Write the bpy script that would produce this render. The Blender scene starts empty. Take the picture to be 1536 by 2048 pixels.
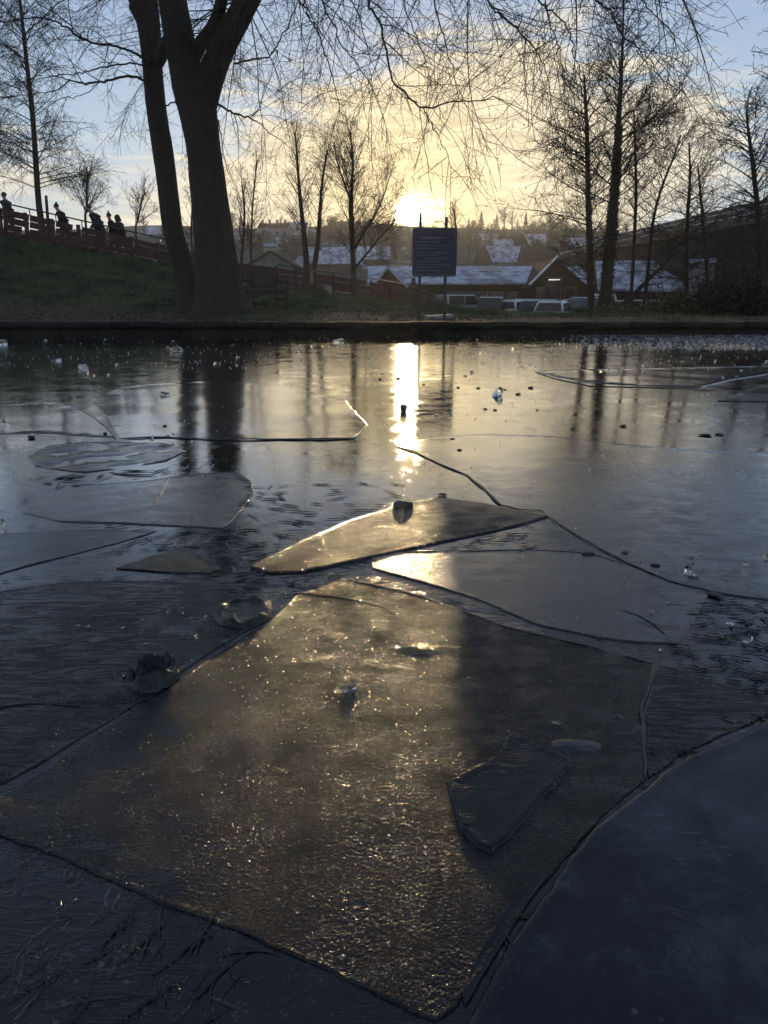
import bpy, bmesh, math, random
import numpy as np
from mathutils import Vector, Matrix, noise
from mathutils.geometry import delaunay_2d_cdt
R = math.radians
rng = random.Random(7)
scene = bpy.context.scene
col = scene.collection

# ------------------------------------------------------------------ camera
F, CX, CY = 1500.0, 768.0, 1024.0        # focal length and centre in photo pixels
PITCH, CAMZ = R(16.13), 0.80
cp, sp = math.cos(PITCH), math.sin(PITCH)
cam = bpy.data.cameras.new('camera')
cam.sensor_fit = 'VERTICAL'; cam.sensor_height = 36.0; cam.sensor_width = 27.0
cam.lens = 36.0 * F / 2048.0
cam.clip_start = 0.05; cam.clip_end = 5000
camo = bpy.data.objects.new('camera', cam); col.objects.link(camo)
camo.location = (0, 0, CAMZ); camo.rotation_euler = (math.pi/2 - PITCH, 0, 0)
scene.camera = camo

def ray(px, py):
    u, v = (px - CX) / F, (CY - py) / F
    return Vector((u, cp + v*sp, -sp + v*cp))
def at(px, py, Y):
    d = ray(px, py); t = Y / d.y
    return Vector((d.x*t, Y, CAMZ + d.z*t))
def onz(px, py, z=0.0):
    d = ray(px, py); t = (z - CAMZ) / d.z
    return Vector((d.x*t, d.y*t, z))
def pxm(px_size, Y):                       # metres covered by px_size photo pixels at depth Y (approx.)
    return px_size * Y / F
def lerp(a, b, t): return a + (b - a)*t
def sstep(a, b, x):
    t = min(1, max(0, (x-a)/(b-a))); return t*t*(3-2*t)
def interp(x, pts):
    if x <= pts[0][0]: return pts[0][1]
    for (x0, y0), (x1, y1) in zip(pts, pts[1:]):
        if x <= x1: return lerp(y0, y1, (x-x0)/(x1-x0))
    return pts[-1][1]

# ------------------------------------------------------------------ object helpers
def tag(o, label=None, cat=None, group=None, kind=None):
    if label: o['label'] = label
    if cat: o['category'] = cat
    if group: o['group'] = group
    if kind: o['kind'] = kind
    return o
def empty(name, loc=(0,0,0), rz=0.0):
    o = bpy.data.objects.new(name, None); col.objects.link(o)
    o.location = loc; o.rotation_euler = (0,0,rz); o.empty_display_size = 0.2
    return o
def obj(name, me, mat=None, parent=None, smooth=False):
    if isinstance(me, bmesh.types.BMesh):
        m = bpy.data.meshes.new(name); me.normal_update(); me.to_mesh(m); me.free(); me = m
    if mat is not None and len(me.materials) == 0: me.materials.append(mat)
    if smooth: me.polygons.foreach_set('use_smooth', [True]*len(me.polygons)); me.update()
    o = bpy.data.objects.new(name, me); col.objects.link(o)
    if parent is not None: o.parent = parent
    return o
def copy_tree(o, parent=None):
    kids = [c for c in bpy.data.objects if c.parent is o]
    c = o.copy(); col.objects.link(c)
    if parent is not None: c.parent = parent
    for k in kids: copy_tree(k, c)
    return c
def bm_box(bm, c, s, rot=None):
    """box centred at c with full sizes s"""
    m = Matrix.Translation(Vector(c))
    if rot is not None: m = m @ rot.to_4x4()
    r = bmesh.ops.create_cube(bm, size=1.0, matrix=m @ Matrix.Diagonal((s[0], s[1], s[2], 1)))
    return r['verts']
def bm_bar(bm, a, b, w, h, up=Vector((0,0,1))):
    a, b = Vector(a), Vector(b); d = (b-a); L = d.length; d.normalize()
    x = d.cross(up)
    if x.length < 1e-4: x = d.cross(Vector((0,1,0)))
    x.normalize(); z = x.cross(d).normalized()
    m = Matrix((x, d, z)).transposed()
    return bm_box(bm, (a+b)/2, (w, L, h), m)
def bm_tube(bm, pts, rad, n=8, cap=True):
    rings = []
    for i, p in enumerate(pts):
        p = Vector(p)
        t = (Vector(pts[min(i+1, len(pts)-1)]) - Vector(pts[max(i-1, 0)])).normalized()
        a = t.cross(Vector((0.13, 0.21, 0.97)))
        if a.length < .05: a = t.cross(Vector((1,0,0)))
        a.normalize(); b = t.cross(a)
        r = rad[i] if hasattr(rad, '__len__') else rad
        rings.append([bm.verts.new(p + (a*math.cos(2*math.pi*k/n) + b*math.sin(2*math.pi*k/n))*r) for k in range(n)])
    for r0, r1 in zip(rings, rings[1:]):
        for k in range(n): bm.faces.new((r0[k], r0[(k+1) % n], r1[(k+1) % n], r1[k]))
    if cap:
        bm.faces.new(list(reversed(rings[0]))); bm.faces.new(rings[-1])
    return rings
def bm_prism(bm, poly, y0, y1, axis='y'):
    """extrude a 2-D polygon [(a,b)...] along an axis"""
    def v(a, b, y):
        return {'y': (a, y, b), 'x': (y, a, b), 'z': (a, b, y)}[axis]
    f = [bm.verts.new(v(a, b, y0)) for a, b in poly]; g = [bm.verts.new(v(a, b, y1)) for a, b in poly]
    n = len(poly)
    for i in range(n): bm.faces.new((f[i], f[(i+1) % n], g[(i+1) % n], g[i]))
    bm.faces.new(list(reversed(f))); bm.faces.new(g)
    bmesh.ops.recalc_face_normals(bm, faces=bm.faces[:])

class Tubes:
    """many thin tapered tubes gathered into one mesh"""
    def __init__(s): s.v = []; s.f = []; s.n = 0; s.tri = []
    def add(s, pts, rad, n=4):
        P = np.asarray(pts, dtype=np.float64); r = np.asarray(rad, dtype=np.float64)
        m = len(P)
        T = np.empty_like(P); T[1:-1] = P[2:] - P[:-2]; T[0] = P[1]-P[0]; T[-1] = P[-1]-P[-2]
        T /= (np.linalg.norm(T, axis=1)[:, None] + 1e-9)
        ref = np.array([0.31, 0.17, 0.935]) if abs(T[:, 2].mean()) < .8 else np.array([0.9, 0.41, 0.11])
        A = np.cross(T, ref); A /= (np.linalg.norm(A, axis=1)[:, None] + 1e-9); B = np.cross(T, A)
        ang = np.arange(n) * 2*np.pi/n
        V = P[:, None, :] + r[:, None, None]*(A[:, None, :]*np.cos(ang)[None, :, None] + B[:, None, :]*np.sin(ang)[None, :, None])
        s.v.append(V.reshape(-1, 3))
        i = np.arange(m-1)[:, None]*n; k = np.arange(n)[None, :]; k2 = (k+1) % n
        q = np.stack([i+k, i+k2, i+n+k2, i+n+k], axis=-1).reshape(-1, 4) + s.n
        s.f.append(q); s.n += m*n
    def build(s, name, mat, parent=None, smooth=True):
        V = np.concatenate(s.v); Q = np.concatenate(s.f)
        if parent is not None: V = V - np.array(parent.location)
        return mesh_np(name, V, Q, mat, parent, smooth)
def mesh_np(name, V, Q, mat, parent=None, smooth=True):
    me = bpy.data.meshes.new(name); k = Q.shape[1]
    me.vertices.add(len(V)); me.vertices.foreach_set('co', V.astype(np.float32).ravel())
    me.loops.add(Q.size); me.loops.foreach_set('vertex_index', Q.astype(np.int32).ravel())
    me.polygons.add(len(Q)); me.polygons.foreach_set('loop_start', np.arange(0, Q.size, k, dtype=np.int32))
    me.polygons.foreach_set('use_smooth', np.full(len(Q), smooth, dtype=bool))
    me.update(calc_edges=True); me.validate()
    return obj(name, me, mat, parent)

# ------------------------------------------------------------------ material helpers
class NT:
    def __init__(s, tree): s.t = tree; s.l = tree.links
    def n(s, kind, **kw):
        nd = s.t.nodes.new(kind)
        for k, v in kw.items():
            if k.startswith('i_'):
                key = k[2:]; key = int(key) if key.isdigit() else key.replace('_', ' ')
                s.set(nd.inputs[key], v)
            else: setattr(nd, k, v)
        return nd
    def set(s, inp, v):
        if isinstance(v, bpy.types.NodeSocket): s.l.new(v, inp)
        else: inp.default_value = v
    def math(s, op, a, b=None, c=None, clamp=False):
        nd = s.t.nodes.new('ShaderNodeMath'); nd.operation = op; nd.use_clamp = clamp
        s.set(nd.inputs[0], a)
        if b is not None: s.set(nd.inputs[1], b)
        if c is not None: s.set(nd.inputs[2], c)
        return nd.outputs[0]
    def noise(s, vec, scale, detail=2, rough=.5, dist=0.0):
        nd = s.n('ShaderNodeTexNoise'); s.set(nd.inputs['Vector'], vec)
        nd.inputs['Scale'].default_value = scale; nd.inputs['Detail'].default_value = detail
        nd.inputs['Roughness'].default_value = rough; nd.inputs['Distortion'].default_value = dist
        return nd.outputs['Fac']
    def mapping(s, vec, scale=(1,1,1), rot=(0,0,0), loc=(0,0,0)):
        nd = s.n('ShaderNodeMapping'); s.set(nd.inputs['Vector'], vec)
        nd.inputs['Scale'].default_value = scale; nd.inputs['Rotation'].default_value = rot; nd.inputs['Location'].default_value = loc
        return nd.outputs[0]
    def ramp(s, fac, stops, interp='LINEAR'):
        nd = s.n('ShaderNodeValToRGB'); s.set(nd.inputs[0], fac); cr = nd.color_ramp; cr.interpolation = interp
        while len(cr.elements) < len(stops): cr.elements.new(0.5)
        for e, (p, c) in zip(cr.elements, stops):
            e.position = p; e.color = (*c, 1) if hasattr(c, '__len__') else (c, c, c, 1)
        return nd.outputs[0]
    def smooth(s, x, a, b):
        nd = s.n('ShaderNodeMapRange', interpolation_type='SMOOTHSTEP'); s.set(nd.inputs[0], x)
        nd.inputs[1].default_value = a; nd.inputs[2].default_value = b
        return nd.outputs[0]
    def mix(s, fac, a, b):
        nd = s.n('ShaderNodeMix', data_type='RGBA'); s.set(nd.inputs[0], fac)
        for i, v in ((6, a), (7, b)):
            if not isinstance(v, bpy.types.NodeSocket) and len(v) == 3: v = (*v, 1)
            s.set(nd.inputs[i], v)
        return nd.outputs[2]
    def bump(s, h, strength, dist, normal=None):
        nd = s.n('ShaderNodeBump'); s.set(nd.inputs['Height'], h); s.set(nd.inputs['Strength'], strength)
        nd.inputs['Distance'].default_value = dist
        if normal is not None: s.l.new(normal, nd.inputs['Normal'])
        return nd.outputs[0]
def new_mat(name):
    m = bpy.data.materials.new(name); m.use_nodes = True
    t = NT(m.node_tree); b = m.node_tree.nodes['Principled BSDF']
    return m, t, b
def mat_plain(name, c1, c2=None, rough=.7, scale=3.0, bump=0.0, bscale=30, spec=.5, metal=0.0):
    m, t, b = new_mat(name)
    co = t.n('ShaderNodeTexCoord').outputs['Object']
    c2 = c2 or tuple(v*.7 for v in c1)
    f = t.noise(co, scale, 4, .6)
    t.l.new(t.mix(t.smooth(f, .35, .65), c1, c2), b.inputs['Base Color'])
    b.inputs['Roughness'].default_value = rough; b.inputs['Specular IOR Level'].default_value = spec; b.inputs['Metallic'].default_value = metal
    if bump: t.l.new(t.bump(t.noise(co, bscale, 3, .6), bump, .02), b.inputs['Normal'])
    return m
# sky look (radiance multipliers applied to the Nishita model at background strength SKY_STR)
SKY_STR = 0.10
SKY_MUL = (0.050, 0.054, 0.066)
CLOUD_FAR = (.58, .56, .50)
CLOUD_NEAR = (.66, .52, .27)
HAZE = .00045
SKY_SEED = 2.3
# ------------------------------------------------------------------ sky and sun
SUNPX = (816.0, 428.0)
sd = ray(*SUNPX).normalized()
SUN_EL = math.asin(sd.z); SUN_AZ = math.atan2(sd.x, sd.y)
w = bpy.data.worlds.new('World'); scene.world = w; w.use_nodes = True
wt = NT(w.node_tree); bg = w.node_tree.nodes['Background']
sky = wt.n('ShaderNodeTexSky', sky_type='NISHITA', sun_disc=False)
sky.sun_elevation = SUN_EL; sky.sun_rotation = SUN_AZ
sky.altitude = 50; sky.air_density = 1.0; sky.dust_density = .6; sky.ozone_density = 1.5
vec = wt.n('ShaderNodeTexCoord').outputs['Generated']
vn = wt.n('ShaderNodeVectorMath', operation='NORMALIZE'); wt.set(vn.inputs[0], vec)
xyz = wt.n('ShaderNodeSeparateXYZ'); wt.set(xyz.inputs[0], vn.outputs[0])
dx, dy, dz = xyz.outputs
az = wt.math('ARCTAN2', dx, dy); el = wt.math('ARCSINE', dz)
dot = wt.n('ShaderNodeVectorMath', operation='DOT_PRODUCT'); wt.set(dot.inputs[0], vn.outputs[0]); dot.inputs[1].default_value = tuple(sd)
ang = wt.math('ARCCOSINE', wt.math('MINIMUM', dot.outputs['Value'], 1.0))
def gauss(a, s): return wt.math('POWER', 2.718, wt.math('MULTIPLY', wt.math('POWER', wt.math('DIVIDE', a, s), 2.0), -1.0))
def expo(a, s): return wt.math('POWER', 2.718, wt.math('MULTIPLY', wt.math('DIVIDE', a, s), -1.0))
# blue of a clear winter sky from the Nishita model, cooled a little
skyc = wt.n('ShaderNodeVectorMath', operation='MULTIPLY'); wt.set(skyc.inputs[0], sky.outputs[0]); skyc.inputs[1].default_value = SKY_MUL
upper = wt.ramp(wt.math('DIVIDE', el, 1.5708), [(0.0, (.47,.54,.58)), (.10, (.36,.48,.62)), (.20, (.26,.37,.56)), (.42, (.20,.255,.36)), (1.0, (.10,.125,.19))])
base = wt.mix(.72, skyc.outputs[0], upper)
base = wt.mix(wt.smooth(el, -.01, -.06), base, (.05, .06, .07))
# cloud layer: a bank of thin cloud round the sun, torn into streaks, and broken strips low over the whole horizon
warp = wt.n('ShaderNodeTexNoise'); cvw = wt.n('ShaderNodeCombineXYZ'); wt.set(cvw.inputs[0], wt.math('MULTIPLY', az, 2.2)); wt.set(cvw.inputs[1], wt.math('MULTIPLY', el, 5.0)); wt.set(warp.inputs['Vector'], cvw.outputs[0]); warp.inputs['Scale'].default_value = 1.6; warp.inputs['Detail'].default_value = 3
wob_ = wt.math('MULTIPLY', wt.math('SUBTRACT', warp.outputs['Fac'], .5), .20)
elw = wt.math('ADD', el, wt.math('MULTIPLY', wob_, .5)); azw = wt.math('ADD', az, wob_)
cv = wt.n('ShaderNodeCombineXYZ'); wt.set(cv.inputs[0], wt.math('MULTIPLY', azw, 4.0)); wt.set(cv.inputs[1], wt.math('MULTIPLY', elw, 22.0))
n1 = wt.noise(wt.mapping(cv.outputs[0], (1, 1, 1), (0, 0, R(6)), (SKY_SEED, 0, 0)), 1.1, 4, .55, .3)
cv2 = wt.mapping(cv.outputs[0], (1.0, 1.7, 1), (0, 0, R(-9)), (3.7, 1.2, 0))
n2 = wt.noise(cv2, 2.8, 5, .60, .25)
nn = wt.math('ADD', wt.math('MULTIPLY', n1, .62), wt.math('MULTIPLY', n2, .38))
da = wt.math('DIVIDE', wt.math('SUBTRACT', azw, SUN_AZ + .07), .34)
de = wt.math('DIVIDE', wt.math('SUBTRACT', elw, R(8.0)), .17)
rad = wt.math('SQRT', wt.math('ADD', wt.math('MULTIPLY', da, da), wt.math('MULTIPLY', de, de)))
veil = wt.math('SUBTRACT', 1.0, wt.smooth(rad, .0, 1.45))
low = wt.math('SUBTRACT', 1.0, wt.smooth(el, R(7), R(15)))
cov = wt.math('MAXIMUM', wt.math('MULTIPLY', veil, .50), wt.math('MULTIPLY', low, .17))
cov = wt.math('ADD', cov, wt.math('MULTIPLY', low, .05))
cl = wt.smooth(wt.math('ADD', nn, wt.math('SUBTRACT', cov, .30)), .30, .52)
cl = wt.math('MULTIPLY', cl, wt.math('SUBTRACT', 1.0, wt.smooth(el, R(15), R(23))))
cl = wt.math('MULTIPLY', cl, wt.smooth(el, R(-3), R(1)))
glow = expo(ang, .24)
cc = wt.mix(wt.math('MINIMUM', wt.math('MULTIPLY', glow, 1.3), 1.0), CLOUD_FAR, CLOUD_NEAR)
streak = wt.math('ADD', .28, wt.math('MULTIPLY', n2, 1.42))
ccs = wt.n('ShaderNodeVectorMath', operation='SCALE'); wt.set(ccs.inputs[0], cc); wt.set(ccs.inputs['Scale'], streak)
mixed = wt.mix(wt.math('MULTIPLY', cl, .90), base, ccs.outputs[0])
# aureole of the low sun behind thin cloud, broken by a few streaks
cs = wt.smooth(n2, .62, .42)
a1 = wt.math('MULTIPLY', gauss(ang, R(.60)), 34.0)
ah = wt.math('MULTIPLY', wt.math('MULTIPLY', gauss(wt.math('SQRT', wt.math('ADD', wt.math('POWER', wt.math('SUBTRACT', az, SUN_AZ + R(.8)), 2.0), wt.math('MULTIPLY', wt.math('POWER', wt.math('SUBTRACT', el, SUN_EL + R(.35)), 2.0), 5.0))), R(1.7)), cs), 3.0)
a2 = wt.math('MULTIPLY', expo(ang, R(3.2)), .30)
def scale_col(c, f):
    nd = wt.n('ShaderNodeVectorMath', operation='SCALE'); nd.inputs[0].default_value = c; wt.set(nd.inputs['Scale'], f); return nd.outputs[0]
def addv(a, b):
    nd = wt.n('ShaderNodeVectorMath', operation='ADD'); wt.set(nd.inputs[0], a); wt.set(nd.inputs[1], b); return nd.outputs[0]
tot = addv(mixed, scale_col((1.0, .86, .52), a1)); tot = addv(tot, scale_col((1.0, .80, .40), ah)); tot = addv(tot, scale_col((1.0, .70, .28), a2))
tos = wt.n('ShaderNodeVectorMath', operation='SCALE'); wt.set(tos.inputs[0], tot); tos.inputs['Scale'].default_value = 1.0/SKY_STR
wt.l.new(tos.outputs[0], bg.inputs['Color']); bg.inputs['Strength'].default_value = SKY_STR
sun = bpy.data.lights.new('sun', 'SUN'); sun.energy = 0.9; sun.angle = R(.55); sun.color = (1.0, .74, .40)
suno = bpy.data.objects.new('sun', sun); col.objects.link(suno)
suno.rotation_euler = (-sd).to_track_quat('-Z', 'Y').to_euler(); suno.location = (2, 30, 12)
scene.view_settings.view_transform = 'Standard'; scene.view_settings.look = 'None'
scene.view_settings.gamma = 1.0; scene.view_settings.exposure = 0.58; scene.view_settings.use_curve_mapping = False
scene.cycles.use_denoising = True
scene.cycles.use_adaptive_sampling = True; scene.cycles.adaptive_threshold = .02
scene.cycles.max_bounces = 5; scene.cycles.glossy_bounces = 2; scene.cycles.diffuse_bounces = 2; scene.cycles.transmission_bounces = 6; scene.cycles.volume_bounces = 0
scene.cycles.sample_clamp_indirect = 4.0; scene.cycles.caustics_reflective = False; scene.cycles.caustics_refractive = False
# ------------------------------------------------------------------ ground, bank and pond edge
POND_Y = 15.7
KERB_Z = 0.27
# crest of the bank seen against what lies behind: photo pixel, depth
crest_px = [(-260, 425, 26), (-120, 449, 26.2), (0, 472, 26.6), (100, 489, 27.2), (200, 505, 27.8), (330, 529, 28.6), (400, 545, 29), (480, 577, 28),
            (580, 580, 27.5), (703, 592, 27.5), (800, 604, 27.0), (887, 614, 26.5), (960, 621, 26), (1100, 631, 25), (1250, 634, 25), (1500, 634, 25), (2000, 634, 25)]
crest = [(at(a, b, y).x, at(a, b, y).z, y) for a, b, y in crest_px]
cz = [(x, z) for x, z, y in crest]; cy = [(x, y) for x, z, y in crest]
hill_n = lambda x, y: noise.noise(Vector((x*.012, y*.012, 3.1)))
def hill_z(x, y):
    t = sstep(95, 400, y)
    ridge = 31.5 + 2.2*noise.noise(Vector((x*.018, 1.7, 0))) - 3.0*sstep(40, 140, x)
    return -1.0 + t*(ridge+1) + hill_n(x, y)*3*t*(1-sstep(330, 400, y))
def ground_z(x, y):
    zc, yc = interp(x, cz), interp(x, cy)
    if y <= yc:
        yb = 17.6
        base = KERB_Z + .03
        if y < yb: z = KERB_Z - .03 + .06*(y-POND_Y)/(yb-POND_Y)
        else:
            t = (y-yb)/(yc-yb)
            e = 1.15 if zc > .8 else 1.0
            z = base + (zc-base)*(t**e)
        z += .05*noise.noise(Vector((x*.7, y*.7, .3)))*sstep(16.2, 18.5, y) + .02*noise.noise(Vector((x*2.3, y*2.3, 5)))*sstep(15.9, 17, y)
        return z
    flat = 3.2
    if y <= yc + flat: return zc - .10*sstep(yc, yc+.8, y)
    t = sstep(yc+flat, yc+flat+11, y)
    return lerp(zc - .10, -1.0, t) if y < 95 else hill_z(x, y)

def grid_mesh(xs, ys, fz):
    X, Y = np.meshgrid(xs, ys)
    Z = np.vectorize(fz)(X, Y)
    V = np.stack([X, Y, Z], -1).reshape(-1, 3)
    nx, ny = len(xs), len(ys)
    i = np.arange(ny-1)[:, None]*nx + np.arange(nx-1)[None, :]
    Q = np.stack([i, i+1, i+nx+1, i+nx], -1).reshape(-1, 4)
    return V, Q
m_ground, t, b = new_mat('earth_and_grass')
co = t.n('ShaderNodeTexCoord').outputs['Object']
sx = t.n('ShaderNodeSeparateXYZ'); t.set(sx.inputs[0], co)
big = t.noise(co, .9, 5, .7); fine = t.noise(co, 9, 5, .7); lit = t.noise(co, 26, 3, .6)
grass = t.mix(fine, (.014, .020, .008), (.070, .090, .034))
soil = t.mix(fine, (.030, .023, .017), (.085, .064, .048))
leaf = t.mix(t.smooth(lit, .52, .60), soil, (.17, .105, .060))
gmask = t.smooth(t.math('ADD', t.math('MULTIPLY', big, 1.2), t.math('MULTIPLY', t.math('SUBTRACT', sx.outputs[1], 20.0), .20)), .60, .95)
far = t.smooth(sx.outputs[1], 33, 38)
nearc = t.mix(gmask, leaf, grass)
tarmac = t.mix(fine, (.035, .035, .038), (.055, .055, .06))
t.l.new(t.mix(far, nearc, tarmac), b.inputs['Base Color'])
b.inputs['Roughness'].default_value = .9; b.inputs['Specular IOR Level'].default_value = .25
t.l.new(t.bump(t.math('ADD', fine, t.math('MULTIPLY', lit, .6)), .8, .05), b.inputs['Normal'])
xs = np.concatenate([np.linspace(-60, -14, 40), np.linspace(-13.6, 13.6, 120), np.linspace(14, 70, 44)])
ys = np.concatenate([np.linspace(15.85, 30, 90), np.linspace(30.4, 48, 40), np.linspace(50, 95, 12)])
V, Q = grid_mesh(xs, ys, ground_z)
tag(mesh_np('ground', V, Q, m_ground), kind='structure')
# far hillside
m_hill, t, b = new_mat('winter_hillside')
co = t.n('ShaderNodeTexCoord').outputs['Object']
f1 = t.noise(co, .05, 5, .65); f2 = t.noise(co, .4, 4, .6)
c = t.mix(t.smooth(f1, .42, .58), (.030, .026, .020), (.055, .058, .030))
c = t.mix(t.smooth(t.math('ADD', f1, t.math('MULTIPLY', f2, .25)), .74, .80), c, (.30, .32, .36))
t.l.new(c, b.inputs['Base Color']); b.inputs['Roughness'].default_value = .95
xs = np.linspace(-420, 420, 120); ys = np.concatenate([np.linspace(95, 400, 70), [430, 500]])
V, Q = grid_mesh(xs, ys, lambda x, y: hill_z(x, min(y, 400)) - max(0, y-400)*.1)
tag(mesh_np('hills', V, Q, m_hill), kind='structure')
# thin winter haze over the valley
m_haze = bpy.data.materials.new('haze'); m_haze.use_nodes = True; nt = m_haze.node_tree; nt.nodes.clear()
pv = nt.nodes.new('ShaderNodeVolumePrincipled'); ou = nt.nodes.new('ShaderNodeOutputMaterial'); nt.links.new(pv.outputs[0], ou.inputs['Volume'])
pv.inputs['Color'].default_value = (.93, .92, .90, 1); pv.inputs['Density'].default_value = HAZE; pv.inputs['Anisotropy'].default_value = .72
bm = bmesh.new(); bm_box(bm, (0, 250, 27), (1000, 560, 66)); hz = obj('haze', bm, m_haze); tag(hz, kind='stuff')

# stone edging of the pond: one wall of coping blocks, joints left open
m_stone = mat_plain('dark_wet_stone', (.030, .027, .024), (.014, .012, .011), .75, 2.2, .7, 18, .2)
wall = empty('pond_wall', (0, POND_Y+.2, 0))
tag(wall, 'low dark wall of stone edging blocks along the far side of the frozen pond', 'wall')
bm = bmesh.new(); x = -22.0
while x < 24:
    L = rng.uniform(.62, .92); dz = rng.uniform(-.008, .008); dyy = rng.uniform(-.012, .012)
    vs = bm_box(bm, (x+L/2, .02+dyy, .205+dz), (L-.008, .42, .13))
    x += L
bmesh.ops.bevel(bm, geom=[e for e in bm.edges], offset=.006, segments=2, affect='EDGES')
obj('coping', bm, m_stone, wall, True)
bm = bmesh.new(); x = -22.0
while x < 24:
    L = rng.uniform(.35, .6)
    bm_box(bm, (x+L/2, .05+rng.uniform(-.01, .01), .0), (L-.004, .36, .274)); x += L
bmesh.ops.bevel(bm, geom=[e for e in bm.edges], offset=.01, segments=1, affect='EDGES')
obj('base_course', bm, m_stone, wall)
# ------------------------------------------------------------------ frozen pond
def ice_mat(name, base=(.012, .014, .017), frost=(.05, .055, .06), frost_amt=(.55, .75), rough=(.08, .2), grain=(450, .25, .0015), wob=(14, .10, .01),
            ridge=None, bubbles=.5, scratch=.5, swirl=.5, fade=(1.6, 6.0, .22), film=1.0, n2=1.31):
    m, t, b = new_mat(name)
    co = t.n('ShaderNodeTexCoord').outputs['Object']
    sx = t.n('ShaderNodeSeparateXYZ'); t.set(sx.inputs[0], co)
    att = t.math('SUBTRACT', 1.0, t.math('MULTIPLY', t.smooth(sx.outputs[1], fade[0], fade[1]), 1-fade[2]))     # smoother out on the pond, rougher at the broken near shore
    patch = t.noise(co, 3.1, 6, .66, .6); p2 = t.noise(co, 17, 5, .68, .3)
    pm = t.math('ADD', t.math('MULTIPLY', patch, .6), t.math('MULTIPLY', p2, .4))
    fm = t.smooth(pm, *frost_amt)
    c = t.mix(fm, base, frost)
    # trapped bubbles: pale small discs, in drifts
    v = t.n('ShaderNodeTexVoronoi'); t.set(v.inputs['Vector'], co); v.inputs['Scale'].default_value = 42
    sel = t.smooth(t.noise(co, 5.0, 4, .6, .3), .56, .64)
    bb = t.math('MULTIPLY', t.smooth(v.outputs['Distance'], .22, .12), sel)
    v2 = t.n('ShaderNodeTexVoronoi'); t.set(v2.inputs['Vector'], co); v2.inputs['Scale'].default_value = 150
    b2 = t.math('MULTIPLY', t.smooth(v2.outputs['Distance'], .30, .16), t.smooth(p2, .50, .60))
    c = t.mix(t.math('MULTIPLY', t.math('MAXIMUM', bb, t.math('MULTIPLY', b2, .7)), bubbles), c, (.17, .175, .175))
    # fine white fracture lines and scratches
    sc = None
    for k, (rot, st) in enumerate(((17, 7), (-38, 8))):
        mp = t.mapping(co, (1, st, 1), (0, 0, R(rot)), (k*3.3, k*1.7, 0))
        q = t.noise(mp, 3.4, 3, .55, .35)
        ln = t.math('MULTIPLY', t.smooth(t.math('ABSOLUTE', t.math('SUBTRACT', q, .5)), .006, .001), t.smooth(t.noise(co, 2.6 + k*.7, 3, .5), .56, .66))
        sc = ln if sc is None else t.math('MAXIMUM', sc, ln)
    c = t.mix(t.math('MULTIPLY', sc, scratch), c, (.13, .14, .15))
    t.l.new(c, b.inputs['Base Color'])
    ro = t.math('ADD', rough[0], t.math('MULTIPLY', t.smooth(pm, .38, .62), rough[1]-rough[0]))
    t.l.new(t.math('ADD', ro, t.math('MULTIPLY', t.math('MAXIMUM', sc, bb), .15)), b.inputs['Roughness'])
    # a floating plate mirrors twice: at its top and at the air film under it
    b.inputs['IOR'].default_value = 1.31 + .06*film + (n2-1.31)*.8
    t.l.new(t.math('MULTIPLY', film, t.math('ADD', .12, t.math('MULTIPLY', t.smooth(sx.outputs[1], 1.2, 3.6), .88))), b.inputs['Coat Weight']); b.inputs['Coat IOR'].default_value = n2; b.inputs['Coat Roughness'].default_value = rough[0]
    h = t.noise(co, wob[0], 4, .58, .5)
    nrm = t.bump(h, t.math('MULTIPLY', att, wob[1]), wob[2])
    if ridge:
        for i, (rot, sc_, st) in enumerate(ridge):
            mp = t.mapping(co, (1, sc_, 1), (0, 0, R(rot)))
            rn = t.noise(mp, 6.0, 4, .6, .9)
            rm = t.smooth(t.math('ABSOLUTE', t.math('SUBTRACT', rn, .5)), .055, .0); rk = t.smooth(t.noise(co, 2.3 + i, 2, .5), .42, .56)
            nrm = t.bump(rm, t.math('MULTIPLY', rk, t.math('MULTIPLY', att, st)), .006, nrm)
    if swirl:
        q = t.noise(co, 6.5, 2, .5, 1.8)
        sw = t.smooth(t.math('ABSOLUTE', t.math('SUBTRACT', q, .52)), .022, .004); swm = t.smooth(t.noise(co, 3.7, 3, .5), .50, .60)
        nrm = t.bump(sw, t.math('MULTIPLY', swm, t.math('MULTIPLY', att, swirl)), .004, nrm)
    g1 = t.noise(co, grain[0], 2, .6); gm = t.noise(co, 10.5, 6, .72, .5)
    gl = t.noise(t.mapping(co, (1, 3.2, 1), (0, 0, R(-28))), 7.0, 4, .65, .5)
    gs = t.math('ADD', .42, t.math('ADD', t.math('MULTIPLY', t.smooth(gm, .38, .62), .42), t.math('MULTIPLY', t.smooth(gl, .45, .6), .35)))
    nrm = t.bump(g1, t.math('MULTIPLY', t.math('MULTIPLY', gs, grain[1]), att), grain[2], nrm)
    t.l.new(nrm, b.inputs['Normal'])
    if film: t.l.new(nrm, b.inputs['Coat Normal'])
    return m

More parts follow.
